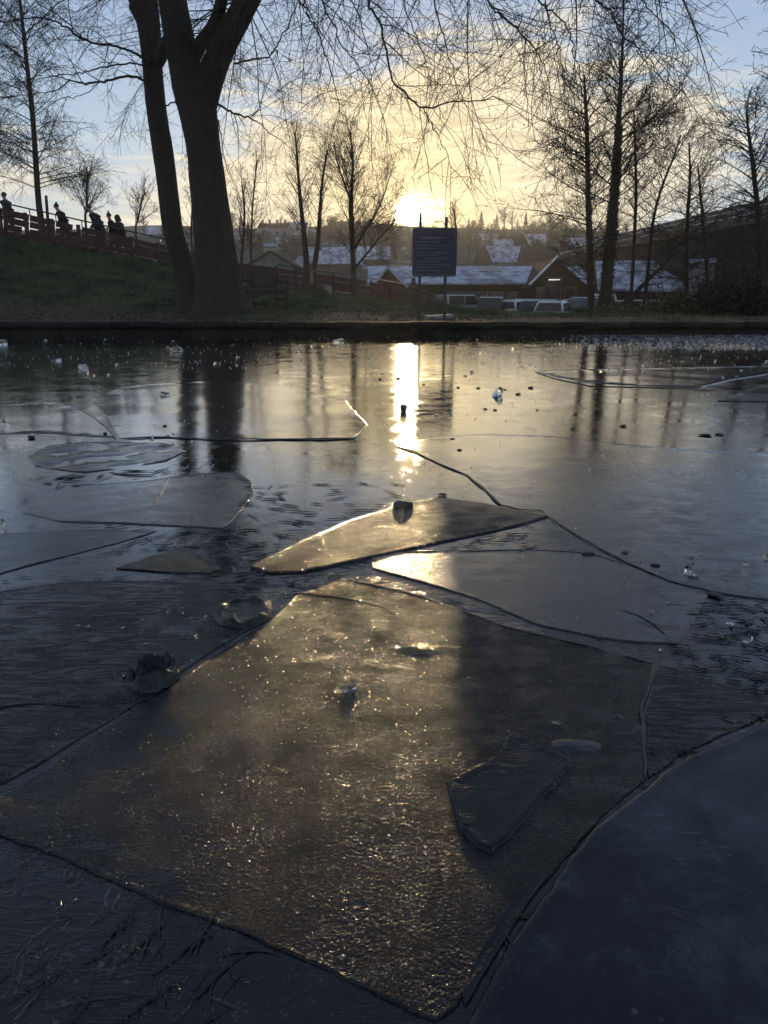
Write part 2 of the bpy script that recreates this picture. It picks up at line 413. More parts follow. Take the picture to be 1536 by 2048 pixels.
m_pond = ice_mat('refrozen_pond_ice', (.005, .006, .008), (.020, .022, .025), (.52, .72), (.03, .07), (240, .30, .0012), (15, .11, .010),
                 ridge=[(8, 7, .15), (-35, 8, .15), (60, 6, .15)], bubbles=.5, scratch=.3, fade=(1.3, 3.2, .18), film=.95, n2=1.40)
m_smooth = ice_mat('smooth_ice_sheet', (.009, .012, .018), (.040, .046, .058), (.46, .66), (.08, .20), (520, .45, .0010), (12, .07, .006), bubbles=.35, scratch=.5, swirl=.08, film=.42)
m_frost = ice_mat('frosted_ice_sheet', (.008, .008, .008), (.026, .024, .023), (.48, .66), (.06, .10), (185, 1.0, .0070), (13, .12, .010), bubbles=.6, scratch=.6, swirl=.14, fade=(2.4, 5, .25), film=.45)
m_matt = ice_mat('matt_ice_sheet', (.013, .016, .021), (.030, .034, .042), (.48, .7), (.10, .20), (300, .6, .0022), (12, .10, .010), bubbles=.4, scratch=.5, swirl=.4, fade=(2.0, 4.5, .05), film=1.0, n2=1.46)
m_thin = ice_mat('thin_ice_flake', (.010, .009, .009), (.032, .029, .027), (.5, .7), (.05, .14), (420, .35, .0012), (18, .14, .010), ridge=[(12, 6, .30), (-25, 7, .30)], bubbles=.5, scratch=.4, swirl=.6, film=.3)
m_crust = ice_mat('rough_ice_crust', (.03, .032, .034), (.10, .105, .11), (.45, .60), (.06, .2), (60, 1.0, .03), (16, .6, .03), fade=(90, 99, 1), film=0)
m_clear, t, b = new_mat('clear_ice')
b.inputs['Base Color'].default_value = (.92, .95, .96, 1); b.inputs['Transmission Weight'].default_value = 1.0
b.inputs['IOR'].default_value = 1.31; b.inputs['Roughness'].default_value = .06
co = t.n('ShaderNodeTexCoord').outputs['Object']; t.l.new(t.bump(t.noise(co, 40, 3, .6), .35, .006), b.inputs['Normal'])

def densify(pts, step, jit, seed, closed=True):
    out = []; n = len(pts); rr = random.Random(seed)
    for i in range(n if closed else n-1):
        a, b_ = pts[i], pts[(i+1) % n]; L = (b_-a).length; k = max(1, int(L/step))
        d = (b_-a); nrm = Vector((-d.y, d.x)).normalized() if L > 1e-6 else Vector((0, 0))
        for j in range(k):
            s = j/k
            q = a.lerp(b_, s)
            amp = jit*min(1, 4*s*(1-s)+.25)
            q = q + nrm*amp*(1.1*noise.noise(Vector((q.x*9+seed, q.y*9, seed))) + .8*noise.noise(Vector((q.x*31+seed, q.y*31, seed*2))) + .5*noise.noise(Vector((q.x*83+seed, q.y*83, seed*2))))
            out.append(q)
    return out
def smooth_poly(pts, it):
    """Chaikin corner cutting"""
    for _ in range(it):
        o = []
        for i in range(len(pts)):
            a, b_ = pts[i], pts[(i+1) % len(pts)]
            o += [a.lerp(b_, .22), a.lerp(b_, .78)]
        pts = o
    return pts
def plate(name, label, cat, px, z, thick, mat, step=.02, jit=.006, seed=1, bevel=.006, lip=.0, und=.0, und_s=3.0, grid=26, soft=0, group=None, bumps=(), parent=None, tilt=None, zk=None, bk=.28):
    lip *= .6 if px[0][1] < 1000 else (.85 if zk is None else 1.0); z = z0 = (.0014 + z*.09) if zk is None else zk; bevel *= bk
    P = [onz(a, b_, z).to_2d() for a, b_ in px]
    if soft: P = smooth_poly(P, soft)
    P = densify(P, step, jit, seed)
    n = len(P); POLYS.append([tuple(q) for q in P])
    area = sum(P[i].x*P[(i+1) % n].y - P[(i+1) % n].x*P[i].y for i in range(n))
    if area < 0: P.reverse()
    # rings inward for a rounded, slightly raised rim
    nm = []
    for i in range(n):
        d = (P[(i+1) % n] - P[i-1]); nm.append(Vector((-d.y, d.x)).normalized())
    prof = [(0.0, -thick), (0.0, -bevel*.9), (bevel*.25, -bevel*.38), (bevel*.85, lip*.5-bevel*.06), (bevel*1.9, lip), (bevel*3.2, lip*.85), (bevel*6.0, lip*.2)]
    inner = [P[i] + nm[i]*prof[-1][0] for i in range(n)]
    # interior points, spaced evenly in the photo so that density follows distance
    x0 = max(-40, min(a for a, _ in px)); x1 = min(1580, max(a for a, _ in px)); y0 = max(655, min(b_ for _, b_ in px)); y1 = min(2100, max(b_ for _, b_ in px))
    pts = []
    gy = y0
    while gy < y1:
        gx = x0
        while gx < x1:
            pts.append(onz(gx + rng.uniform(-.3, .3)*grid, gy + rng.uniform(-.3, .3)*grid, z).to_2d()); gx += grid
        gy += grid*.6
    ring = list(range(n))
    vs, es, fs, ov, oe, of = delaunay_2d_cdt(inner + pts, [(i, (i+1) % n) for i in range(n)], [ring], 1, 1e-7)
    bm = bmesh.new()
    cx = sum(p.x for p in P)/n; cy_ = sum(p.y for p in P)/n
    def zz(p, dz=0.0, d=0.0):
        v = z + dz
        if tilt: v += tilt[0]*(p.x-cx) + tilt[1]*(p.y-cy_)
        if und: v += und*(noise.noise(Vector((p.x*und_s, p.y*und_s, seed))) + .4*noise.noise(Vector((p.x*und_s*2.7, p.y*und_s*2.7, seed+9))))*min(1, d)
        for bx, by, br, bh in bumps:
            q = (p-Vector((bx, by))).length/br
            if q < 1: v += bh*(1-q*q)**2
        return v
    new = [bm.verts.new((p.x, p.y, zz(p, 0, 1))) for p in vs]
    ringmap = [None]*n
    for vi, src in enumerate(ov):
        for s_ in src:
            if s_ < n: ringmap[s_] = new[vi]
    for f in fs:
        try: bm.faces.new([new[i] for i in f])
        except ValueError: pass
    prev = None
    for k, (ins, dz) in enumerate(prof[:-1]):
        cur = [bm.verts.new((*(P[i] + nm[i]*ins), zz(P[i] + nm[i]*ins, dz, 1))) for i in range(n)]
        if prev is not None:
            for i in range(n): bm.faces.new((prev[i], prev[(i+1) % n], cur[(i+1) % n], cur[i]))
        prev = cur
    for i in range(n):
        a, b_ = ringmap[i], ringmap[(i+1) % n]
        if a is None or b_ is None or a is b_: continue
        try: bm.faces.new((prev[i], prev[(i+1) % n], b_, a))
        except ValueError: pass
    # ring of extra height just inside the rim comes from the profile; drop loose points
    bmesh.ops.delete(bm, geom=[v for v in bm.verts if not v.link_faces], context='VERTS')
    o = obj(name, bm, mat, parent, True)
    if cat: tag(o, label, cat, group)
    PLATES.append(o); return o
PLATES = []; POLYS = []

# the sheet of refrozen ice under and between the broken plates
ys_ = [onz(768, p).y for p in range(2150, 664, -14)]
ys_ = [0.2] + [y for y in ys_ if y < POND_Y + .1] + [POND_Y + .15]
xs_ = np.concatenate([np.linspace(-30, -4, 30), np.linspace(-3.9, 3.9, 160), np.linspace(4, 30, 30)])
def pond_z(x, y):
    a = .0008 if y < 7 else .0016
    return a*noise.noise(Vector((x*2.2, y*2.2, 0))) + .5*a*noise.noise(Vector((x*6, y*6, 4)))
V, Q = grid_mesh(xs_, np.array(ys_), pond_z)
tag(mesh_np('water', V, Q, m_pond), kind='structure')

C = 'ice plate'
plate('ice_plate', 'large frosted ice plate in the foreground centre, glittering gold', C,
      [(690,1155),(830,1187),(1010,1252),(1170,1288),(1310,1327),(1300,1370),(1280,1420),(1286,1500),(1290,1562),(1215,1622),(1130,1715),(1060,1800),(1000,1890),(960,1950),(915,2010),(870,2042),
       (790,2005),(700,1962),(590,1912),(480,1862),(360,1818),(250,1772),(120,1712),(0,1668),(-90,1640),(0,1590),(110,1530),(200,1462),(330,1382),(400,1330),(480,1277),(545,1238),(590,1192)],
      .016, .014, m_frost, .012, .004, 3, .005, .0012, .0022, 9, 15)
plate('ice_plate', 'smooth blue black ice plate filling the lower right corner with a gold lit edge', C,
      [(1640,1385),(1536,1436),(1490,1462),(1440,1482),(1372,1510),(1330,1540),(1285,1578),(1225,1622),(1180,1662),(1130,1722),(1085,1790),(1040,1850),(985,1945),(930,2048),(890,2140),(1800,2140),(1760,1600)],
      .030, .018, m_smooth, .007, .0045, 8, .005, .0027, .0022, 5, 18, zk=.009, bk=1.0)
plate('ice_plate', 'broad blue grey ice plate with a blunt right end, behind the frosted one', C,
      [(742,1112),(830,1101),(950,1099),(1060,1098),(1180,1105),(1260,1132),(1330,1162),(1418,1188),(1400,1225),(1356,1287),(1280,1284),(1200,1275),(1080,1250),(1010,1222),(950,1196),(850,1165),(745,1136)],
      .014, .012, m_matt, .02, .004, 12, .005, .0012, .0016, 5, 15)
plate('ice_plate', 'pointed gold sparkling ice wedge with a dark straight lower edge, mid pond', C,
      [(500,1132),(600,1082),(700,1040),(790,1012),(870,994),(960,1004),(1096,1031),(1030,1050),(960,1066),(850,1089),(740,1113),(670,1127),(610,1141),(540,1143)],
      .020, .016, m_frost, .015, .004, 15, .005, .001, .0015, 4, 14, zk=.0065, bk=.4)
plate('ice_sheet', 'wide pale grey ice sheet right of centre with a curved dark crack on its left', 'ice sheet',
      [(792,890),(835,905),(875,925),(935,950),(972,980),(1000,1008),(1040,1018),(1082,1020),(1104,1042),(1150,1068),(1200,1097),(1265,1130),(1340,1162),(1430,1184),(1640,1215),(1900,1180),(1900,930),(1600,912),(1400,900),(1250,888),(1100,872),(980,868),(880,872)],
      .012, .012, m_matt, .035, .006, 21, .006, .001, .0026, 3, 13)
plate('ice_plate', 'long ice plate at left crossed by the trunk reflections, with a rounded lit end', C,
      [(46,1026),(92,982),(200,968),(300,960),(400,946),(478,944),(502,962),(506,985),(490,1012),(470,1036),(448,1056),(360,1052),(250,1046),(120,1042)],
      .016, .013, m_matt, .03, .004, 31, .006, .0015, .002, 4, 13)
plate('ice_plate', 'small triangular frosted ice plate with a gold lower edge, left of the middle', C,
      [(232,1136),(300,1112),(368,1095),(410,1116),(442,1136),(420,1146),(330,1142)], .020, .014, m_frost, .015, .003, 37, .004, .001, .001, 5, 12)
plate('ice_sheet', 'smooth dark blue ice sheet at the left edge below the long plate', 'ice sheet',
      [(-200,1080),(60,1064),(180,1058),(312,1062),(250,1082),(160,1105),(60,1130),(-60,1165),(-250,1200)], .008, .008, m_smooth, .02, .004, 41, .006, .0008, .0015, 4, 14)
plate('ice_sheet', 'dark dull ice sheet at left between the triangular plate and the clear lump', 'ice sheet',
      [(-250,1240),(-60,1190),(120,1166),(280,1160),(400,1166),(470,1186),(540,1200),(545,1236),(480,1268),(400,1318),(330,1366),(250,1392),(140,1405),(40,1410),(-200,1450)], .007, .008, m_thin, .016, .004, 43, .005, .0015, .003, 5, 14)
plate('ice_sheet', 'blackish ice sheet at the left edge below the clear ice lump', 'ice sheet',
      [(-250,1480),(-60,1440),(60,1420),(180,1412),(300,1392),(240,1430),(170,1470),(100,1515),(20,1560),(-200,1640)], .006, .007, m_thin, .014, .003, 47, .005, .001, .002, 5, 15)
plate('ice_flake', 'thin dark ice flake with a bright bent rim, on the large frosted plate', 'ice flake',
      [(893,1562),(940,1535),(990,1510),(1008,1480),(1022,1455),(1075,1482),(1132,1512),(1150,1522),(1120,1560),(1065,1620),(1025,1670),(985,1706),(950,1692),(918,1660),(905,1610)],
      .021, .004, m_thin, .006, .0035, 51, .0045, .0022, .001, 6, 12, zk=.006, bk=.85)
plate('ice_plate', 'narrow dark sliver of ice wedged between the central plate and the lower right plate', C,
      [(1010,1820),(1055,1772),(1100,1745),(1060,1800),(1010,1880),(960,1960),(930,2010),(925,1990),(960,1905)], .024, .006, m_smooth, .01, .002, 53, .002, .001, .001, 8, 10)
plate('ice_plate', 'small blue ice plate between the frosted plate and the right edge', C,
      [(1318,1330),(1420,1362),(1560,1395),(1640,1385),(1536,1428),(1440,1472),(1372,1502),(1296,1556),(1292,1500),(1290,1430),(1308,1372)], .010, .010, m_thin, .012, .004, 57, .004, .001, .002, 7, 14)
plate('ice_sheet', 'dark grey ice sheet at the left edge behind the long ripple ridged plate', 'ice sheet',
      [(-250,822),(-40,814),(60,806),(118,803),(165,822),(205,845),(231,874),(180,872),(90,866),(-40,868),(-250,880)], .010, .010, m_matt, .05, .008, 61, .006, .001, .003, 2, 14)
plate('ice_plate', 'hummocky wrinkled ice plate on the left with pale swellings', C,
      [(55,915),(95,890),(170,884),(260,884),(345,888),(372,902),(330,922),(250,936),(170,944),(100,938),(70,930)], .016, .014, m_smooth, .03, .006, 67, .006, .002, .011, 5.5, 7)
plate('ice_sheet', 'large level ice sheet ending at a long straight black crack below the trunks', 'ice sheet',
      [(238,877),(300,873),(420,876),(560,878),(712,876),(735,850),(690,800),(560,770),(420,762),(300,768),(240,776),(180,800),(216,836)], .008, .012, m_matt, .05, .01, 71, .008, .001, .003, 2.2, 13)
plate('ice_plate', 'narrow far ice plate at right with a bright cracked rim near the tree reflections', C,
      [(1068,742),(1110,752),(1180,765),(1300,772),(1400,774),(1460,760),(1536,748),(1640,742),(1640,730),(1400,735),(1200,738)], .022, .018, m_matt, .08, .015, 73, .010, .003, .004, 2, 9)
plate('ice_plate', 'dark ice plate at the right edge with a lit front rim', C,
      [(1436,802),(1480,785),(1536,765),(1700,755),(1750,800),(1600,806)], .024, .018, m_smooth, .06, .01, 79, .008, .002, .004, 2, 10)
plate('ice_crust', 'bright glittering band of crumbled rough ice along the far right bank', 'ice crust',
      [(1170,675),(1250,672),(1330,668),(1450,664),(1560,662),(1800,660),(1900,690),(1600,688),(1450,690),(1380,684),(1290,682),(1230,677)], .03, .03, m_crust, .10, .03, 83, .02, .0, .03, 5, 5)
# ------------------------------------------------------------------ trees
m_bark, t, b = new_mat('dark_bark')
co = t.n('ShaderNodeTexCoord').outputs['Object']
st = t.mapping(co, (1, 1, .22)); n_ = t.noise(st, 14, 5, .65, .4); n2_ = t.noise(co, 2.2, 4, .6)
c = t.mix(n_, (.024, .018, .013), (.085, .064, .048)); c = t.mix(t.smooth(n2_, .55, .72), c, (.035, .042, .022))
t.l.new(c, b.inputs['Base Color']); b.inputs['Roughness'].default_value = .85; b.inputs['Specular IOR Level'].default_value = .3
t.l.new(t.bump(n_, 1.0, .06), b.inputs['Normal'])
m_twig = mat_plain('twig_bark', (.040, .030, .023), (.022, .017, .014), .8, 1.5)
m_twig_red = mat_plain('reddish_twig_bark', (.050, .032, .022), (.026, .018, .013), .8, 1.5)
m_ivy = mat_plain('dark_ivy', (.016, .024, .010), (.030, .040, .016), .5, 6)
m_conifer = mat_plain('dark_evergreen', (.012, .018, .010), (.028, .034, .018), .8, .8)

def rvec(rr):
    return Vector((rr.gauss(0, 1), rr.gauss(0, 1), rr.gauss(0, 1)))
def cat_rom(pts, n):
    """dense smooth curve through (x,y,z,r) tuples"""
    P = [np.array(p, float) for p in pts]; P = [2*P[0]-P[1]] + P + [2*P[-1]-P[-2]]
    out = []
    for i in range(1, len(P)-2):
        p0, p1, p2, p3 = P[i-1:i+3]
        for k in range(n):
            s = k/n
            out.append(.5*((2*p1) + (-p0+p2)*s + (2*p0-5*p1+4*p2-p3)*s*s + (-p0+3*p1-3*p2+p3)*s**3))
    out.append(P[-2]); return out
def px_path(pts, Y=None, k=1.0):
    """[(px,py,width_px[,Y])] -> [(x,y,z,r)]"""
    o = []
    for p in pts:
        y = p[3] if len(p) > 3 else Y
        v = at(p[0], p[1], y); t_ = y/ray(p[0], p[1]).y; o.append((v.x, v.y, v.z, pxm(p[2], t_)*.5*k))     # t_: distance along the view axis
    return o
def trunk_mesh(name, path, parent, mat, sides=20, seg=8, rough=.07, flare=0.0, seed=1, loc=Vector((0,0,0))):
    c = cat_rom(path, seg); bm = bmesh.new(); rings = []
    zb = path[0][2]
    for i, p in enumerate(c):
        q = Vector(p[:3]); tan = Vector(c[min(i+1, len(c)-1)][:3]) - Vector(c[max(i-1, 0)][:3]); tan.normalize()
        a = tan.cross(Vector((.05, 1, .08))).normalized(); b_ = tan.cross(a)
        ring = []
        for k in range(sides):
            th = 2*math.pi*k/sides
            d = a*math.cos(th) + b_*math.sin(th)
            r = p[3]*(1 + rough*noise.noise(Vector((d.x*2.1, d.y*2.1, q.z*.9 + seed))) + rough*.6*noise.noise(Vector((d.x*6, d.y*6, q.z*2.5 + seed*3))))
            if sides > 30: r *= 1 + .022*noise.noise(Vector((math.cos(th)*7, math.sin(th)*7, q.z*1.1 + seed))) - .020*max(0, 1-5*abs(noise.noise(Vector((math.cos(th)*5, math.sin(th)*5, q.z*.8 + seed*2)))))
            if flare:
                f = math.exp(-(q.z-zb)/.30)
                r *= 1 + flare*f*(.55 + .75*max(0, math.sin(th*5/2.0*2 + seed + .8*math.sin(th*2))))
            ring.append(bm.verts.new(q + d*r - loc))
        rings.append(ring)
    for r0, r1 in zip(rings, rings[1:]):
        for k in range(sides): bm.faces.new((r0[k], r0[(k+1) % sides], r1[(k+1) % sides], r1[k]))
    bm.faces.new(rings[-1]); bmesh.ops.recalc_face_normals(bm, faces=bm.faces[:])
    return obj(name, bm, mat, parent, True)

def grow(T, p, d, L, r0, lv, S, rr, cones=None):
    """one branch and, recursively, what grows on it. S: per-level settings"""
    s = S[lv]
    n = max(3, int(L/s['seg'])); p = Vector(p); d = Vector(d).normalized()
    pts = [p.copy()]; dirs = [d.copy()]
    wand = rvec(rr)*s['w']*.5
    for i in range(n):
        wand = wand*.5 + rvec(rr)*s['w']*.6
        tr = s['trop']*(1 if i < n*s.get('flip', 2) else -1.2)
        d = (d + wand + Vector((0, 0, tr))).normalized()
        p = p + d*(L/n); pts.append(p.copy()); dirs.append(d.copy())
    rt = max(s.get('rmin', .002), r0*.22)
    T.add(pts, [lerp(r0, rt, i/n) for i in range(n+1)], s['sides'])
    if lv+1 >= len(S):
        if cones is not None and rr.random() < cones[1]: cones[0].append((pts[-1], rr.uniform(*cones[2])))
        return
    k = S[lv+1]
    num = int(L*k['dens'] + rr.random())
    for j in range(num):
        tt = rr.uniform(k.get('t0', .15), 1.0)
        i = min(n-1, int(tt*n)); f = tt*n-i
        q = pts[i].lerp(pts[i+1], f); dd = dirs[i+1]
        perp = dd.cross(rvec(rr)).normalized()
        if k.get('flat'): perp = Vector((perp.x, perp.y, perp.z*k['flat'])).normalized()
        a = R(rr.uniform(*k['ang']))
        nd = dd*math.cos(a) + perp*math.sin(a)
        ln = L*rr.uniform(*k['ratio'])*(1 - k.get('taper', .45)*tt)
        ln = min(ln, k.get('lmax', 9)); rr0 = max(k.get('rmin', .002), min(k.get('rmax', .05), lerp(r0, rt, tt)*k.get('rk', .55)))
        if ln > .05: grow(T, q, nd, ln, rr0, lv+1, S, rr, cones)
def cone_mesh(T, cones):
    for p, r in cones:
        T.add([p, p + Vector((0, 0, -r)), p + Vector((0, 0, -2.2*r))], [r*.3, r, r*.15], 4)

# ---- the two big trees on the bank
def big_tree(label, trunk, limbs, name='tree', base_z=None, seed=1, flare=.5):
    path = px_path(trunk)
    if base_z is not None: path[0] = (path[0][0], path[0][1], base_z, path[0][3])
    root = empty(name, path[0][:3]); tag(root, label, 'tree'); L = Vector(path[0][:3])
    trunk_mesh('trunk', path, root, m_bark, 64, 20, .06, flare, seed, L)
    out = []
    for l in limbs:
        lp = px_path(l)
        trunk_mesh('limb', lp, root, m_bark, 32, 14, .07, 0, seed+3, L)
        out.append(lp)
    return root, out
A_tr = [(443,652,112,18.2),(442,620,98,18.2),(436,560,88,18.2),(429,490,81,18.2),(420,400,74,18.2),(407,300,68,18.2),(397,235,74,18.2),(390,190,80,18.2)]
A_l = [[(384,205,66,18.2),(364,105,62,18.1),(346,10,56,18),(330,-90,50,17.8),(300,-260,40,17.5)],
       [(383,120,30,18.1),(402,88,28,18),(428,52,27,17.8),(442,5,24,17.5),(455,-70,20,17),(500,-220,14,16)],
       [(402,215,60,18.2),(422,150,54,18.1),(452,82,50,17.9),(478,32,47,17.7),(503,-15,44,17.4),(548,-95,38,16.8),(640,-215,30,15.5),(780,-285,24,14),(960,-285,19,12.5),(1130,-215,14,11.2),(1240,-115,9,10.6)]]
A, A_lp = big_tree('big bare tree on the bank, the right trunk of the pair, forking into three limbs', A_tr, A_l, seed=2, base_z=.24, flare=.42)
B_tr = [(392,612,70,19.6),(386,585,58,19.6),(372,545,48,19.6),(347,465,40,19.6),(334,365,40,19.6),(325,300,41,19.6),(311,205,39,19.6),(303,110,40,19.5),(296,45,46,19.5),(286,10,58,19.5)]
B_l = [[(284,18,40,19.5),(266,-25,34,19.4),(235,-110,28,19),(170,-230,20,18)],
       [(290,20,38,19.5),(305,-40,34,19.4),(318,-120,28,19.2),(325,-260,20,19)],
       [(318,125,22,19.3),(330,95,26,18.8),(345,72,26,18.4)]]
B, B_lp = big_tree('leaning bare tree on the bank, the left slimmer trunk of the pair with side branches', B_tr, B_l, seed=5, base_z=.42, flare=.35)

S_big = [dict(seg=.25, w=.10, trop=-.02, sides=5, rmin=.004),
         dict(seg=.20, w=.15, trop=-.05, flip=.7, sides=4, dens=2.9, ang=(25, 70), ratio=(.30, .62), taper=.3, rk=.5, rmax=.010, rmin=.0036, lmax=1.5),
         dict(seg=.12, w=.20, trop=-.05, flip=.6, sides=3, dens=4.8, ang=(25, 75), ratio=(.30, .6), taper=.3, rk=.6, rmax=.0045, rmin=.0028, lmax=.7),
         dict(seg=.07, w=.26, trop=-.03, sides=3, dens=5.0, ang=(30, 80), ratio=(.25, .5), taper=.3, rk=.7, rmax=.003, rmin=.0022, lmax=.28)]
def guided(T, pts, S, rr, cones=None, dens_k=1.0, sides=6):
    """a branch that follows photo points, with procedural growth on it"""
    c = cat_rom(px_path(pts, None, .56), 5)
    # a little irregularity
    q = [Vector(p[:3]) + rvec(rr)*.012 for p in c]; r = [max(.004, p[3]) for p in c]
    T.add(q, r, sides)
    Lt = sum((q[i+1]-q[i]).length for i in range(len(q)-1)); k = S[1]
    for j in range(int(Lt*k['dens']*dens_k*1.1)):
        i = rr.randrange(1, len(q)-1); d = (q[i+1]-q[i-1]).normalized()
        perp = d.cross(rvec(rr)).normalized(); a = R(rr.uniform(*k['ang']))
        ln = rr.uniform(.45, 1.5)
        grow(T, q[i], d*math.cos(a) + perp*math.sin(a), ln, max(.0045, min(.012, r[i]*.5)), 1, S, rr, cones)
    grow(T, q[-1], q[-1]-q[-2], rr.uniform(.7, 1.3), r[-1], 1, S, rr, cones)

rr = random.Random(11)
T = Tubes(); cones = []; CN = (cones, .10, (.006, .011))
OV = [  # overhanging, drooping branches: photo pixel, width, depth
 [(520,-60,9,16.5),(575,-35,7,14.5),(602,5,7,13.5),(622,40,6,13.2),(640,78,5,13),(656,128,4.5,12.8),(672,180,3.5,12.6),(678,228,2.5,12.5)],
 [(600,-120,8,15.5),(630,-30,7,13),(660,35,6,12.4),(686,92,5,12.1),(712,122,4,11.9),(742,168,3,11.8)],
 [(690,-250,12,14.8),(720,-80,10,12.5),(735,0,9,11.6),(760,50,9,11.2),(772,102,8,11),(788,162,7,10.8),(820,196,7,10.7),(846,214,6,10.6),(905,206,5,10.4),(960,200,4,10.2),(1000,195,3,10.1)],
 [(846,214,5,10.6),(862,250,4,10.5),(885,290,3,10.4),(905,345,2,10.3)],
 [(880,-285,10,13.2),(935,-90,8,11.2),(973,0,7,10.6),(1003,30,7,10.4),(1040,66,6,10.2),(1074,102,5,10),(1094,152,3.5,9.9),(1100,200,2.5,9.8)],
 [(960,-285,9,12.5),(1030,-110,8,10.8),(1073,-2,7,10.2),(1108,25,6,10),(1138,62,5,9.9),(1149,110,4,9.8),(1163,168,3,9.7),(1172,225,2,9.7)],
 [(1130,-215,9,11.2),(1165,-60,8,10.3),(1193,0,8,10),(1218,20,7,9.8),(1243,65,6,9.6),(1278,100,5,9.5),(1300,122,4,9.4),(1335,170,3,9.3),(1372,185,2,9.2)],
 [(1278,100,4,9.5),(1296,128,3,9.4),(1305,160,2,9.3)],
 [(780,-285,9,14),(820,-120,8,12),(858,-20,6,11.3),(880,45,5,11),(896,100,4,10.8),(912,160,3,10.6),(918,220,2,10.5)],
 [(760,-285,8,14.1),(790,-110,7,12.4),(806,-15,5,11.8),(826,60,4,11.5),(850,120,3,11.4),(862,170,2,11.3)],
 [(1040,-255,8,12),(1060,-120,7,11.1),(1085,-30,5,10.6),(1100,40,4,10.3),(1122,110,3,10.1),(1130,170,2,10)],
 [(640,-215,8,15.5),(668,-110,7,14.3),(694,-20,5,13.6),(722,45,4,13.2),(738,120,3,13),(746,190,2,12.9)],
 [(1190,-165,7,10.9),(1235,-60,6,10.3),(1275,-10,5,10),(1310,30,4,9.8),(1345,75,3,9.7),(1358,130,2,9.6)],
 [(470,127,7,18),(505,119,6,17.6),(541,111,5,17.2),(560,78,5,17),(576,50,4.5,16.8),(592,10,4,16.6),(606,-40,3,16.4)],
 [(541,111,4,17.2),(556,100,3,17),(548,130,2.5,16.8),(535,165,2,16.7)],
 [(434,206,10,18),(452,218,8,17.8),(474,229,7,17.6),(500,237,6,17.3),(522,250,4,17.1),(548,272,3,17)],
 [(434,232,5,18),(441,262,4,17.9),(446,300,3,17.8),(452,330,2.5,17.8),(457,352,2,17.8)],
 [(500,237,4,17.3),(520,215,3,17.1),(528,180,3,17),(545,150,2,16.9)],
 [(400,144,6,18.1),(418,144,4,17.7),(445,135,3,17)],
]
for l in OV: guided(T, l, S_big, rr, CN)
# further thin drooping shoots from the limb above the picture
limb = cat_rom(A_lp[2], 6)
for j in range(30):
    i = rr.randrange(len(limb)//3, len(limb)); q = Vector(limb[i][:3])
    d = Vector((rr.gauss(.1, .5), rr.uniform(-.9, .5), rr.uniform(-.7, .1)))
    S2 = [dict(S_big[0], trop=-.10)] + S_big[1:]
    grow(T, q, d, rr.uniform(2.0, 4.3), .016, 0, S2, rr, CN)
for lp in A_lp[:2]:
    c = cat_rom(lp, 4)
    for j in range(12):
        i = rr.randrange(4, len(c)); d = Vector((rr.gauss(0, .6), rr.uniform(-.9, .4), rr.uniform(-.3, .5)))
        grow(T, Vector(c[i][:3]), d, rr.uniform(1.5, 3.0), .014, 0, S_big, rr, CN)
cone_mesh(T, cones); T.build('crown', m_twig, A)
T = Tubes(); cones = []; CN = (cones, .10, (.006, .012))
BV = [[(292,118,10,19.3),(268,105,9,19),(243,96,9,18.6),(200,88,8,18),(160,76,8,17.5),(130,52,7,17),(100,40,6,16.6),(60,37,5,16.2),(0,47,4,15.8),(-60,40,3,15.4)],
      [(294,162,10,19.4),(268,154,9,19.2),(235,157,9,18.9),(200,163,8,18.6),(165,168,7,18.3),(140,160,5,18),(110,182,4,17.8),(60,188,3,17.5),(15,196,2,17.3)],
      [(293,130,7,19.4),(262,127,6,19.2),(232,130,6,19),(185,140,5,18.7),(150,147,4,18.5),(120,150,3,18.3),(70,160,2,18)],
      [(165,76,5,17.5),(130,40,4,17.2),(80,8,4,17),(40,-30,3,16.8)],
      [(140,160,4,18),(110,150,3,17.9),(60,110,3,17.7),(0,85,2,17.5)],
      [(200,163,4,18.6),(170,190,3,18.4),(130,195,3,18.2),(90,215,2,18)],
      [(330,212,5,19.4),(342,207,5,19.2),(356,200,4,18.9)],
      [(262,-30,8,19.3),(225,-40,6,18.8),(180,-20,5,18.2),(130,0,4,17.7),(90,30,3,17.3)],
      [(240,-100,9,19),(190,-80,7,18.2),(120,-60,5,17.4),(50,-20,4,16.8),(20,20,3,16.5)]]
for l in BV: guided(T, l, S_big, rr, CN, 1.0)
for lp in B_lp[:2]:
    c = cat_rom(lp, 4)
    for j in range(8):
        i = rr.randrange(3, len(c)); d = Vector((rr.gauss(-.2, .6), rr.uniform(-.8, .4), rr.uniform(-.4, .4)))
        grow(T, Vector(c[i][:3]), d, rr.uniform(1.5, 2.6), .014, 0, S_big, rr, CN)
cone_mesh(T, cones); T.build('crown', m_twig, B)

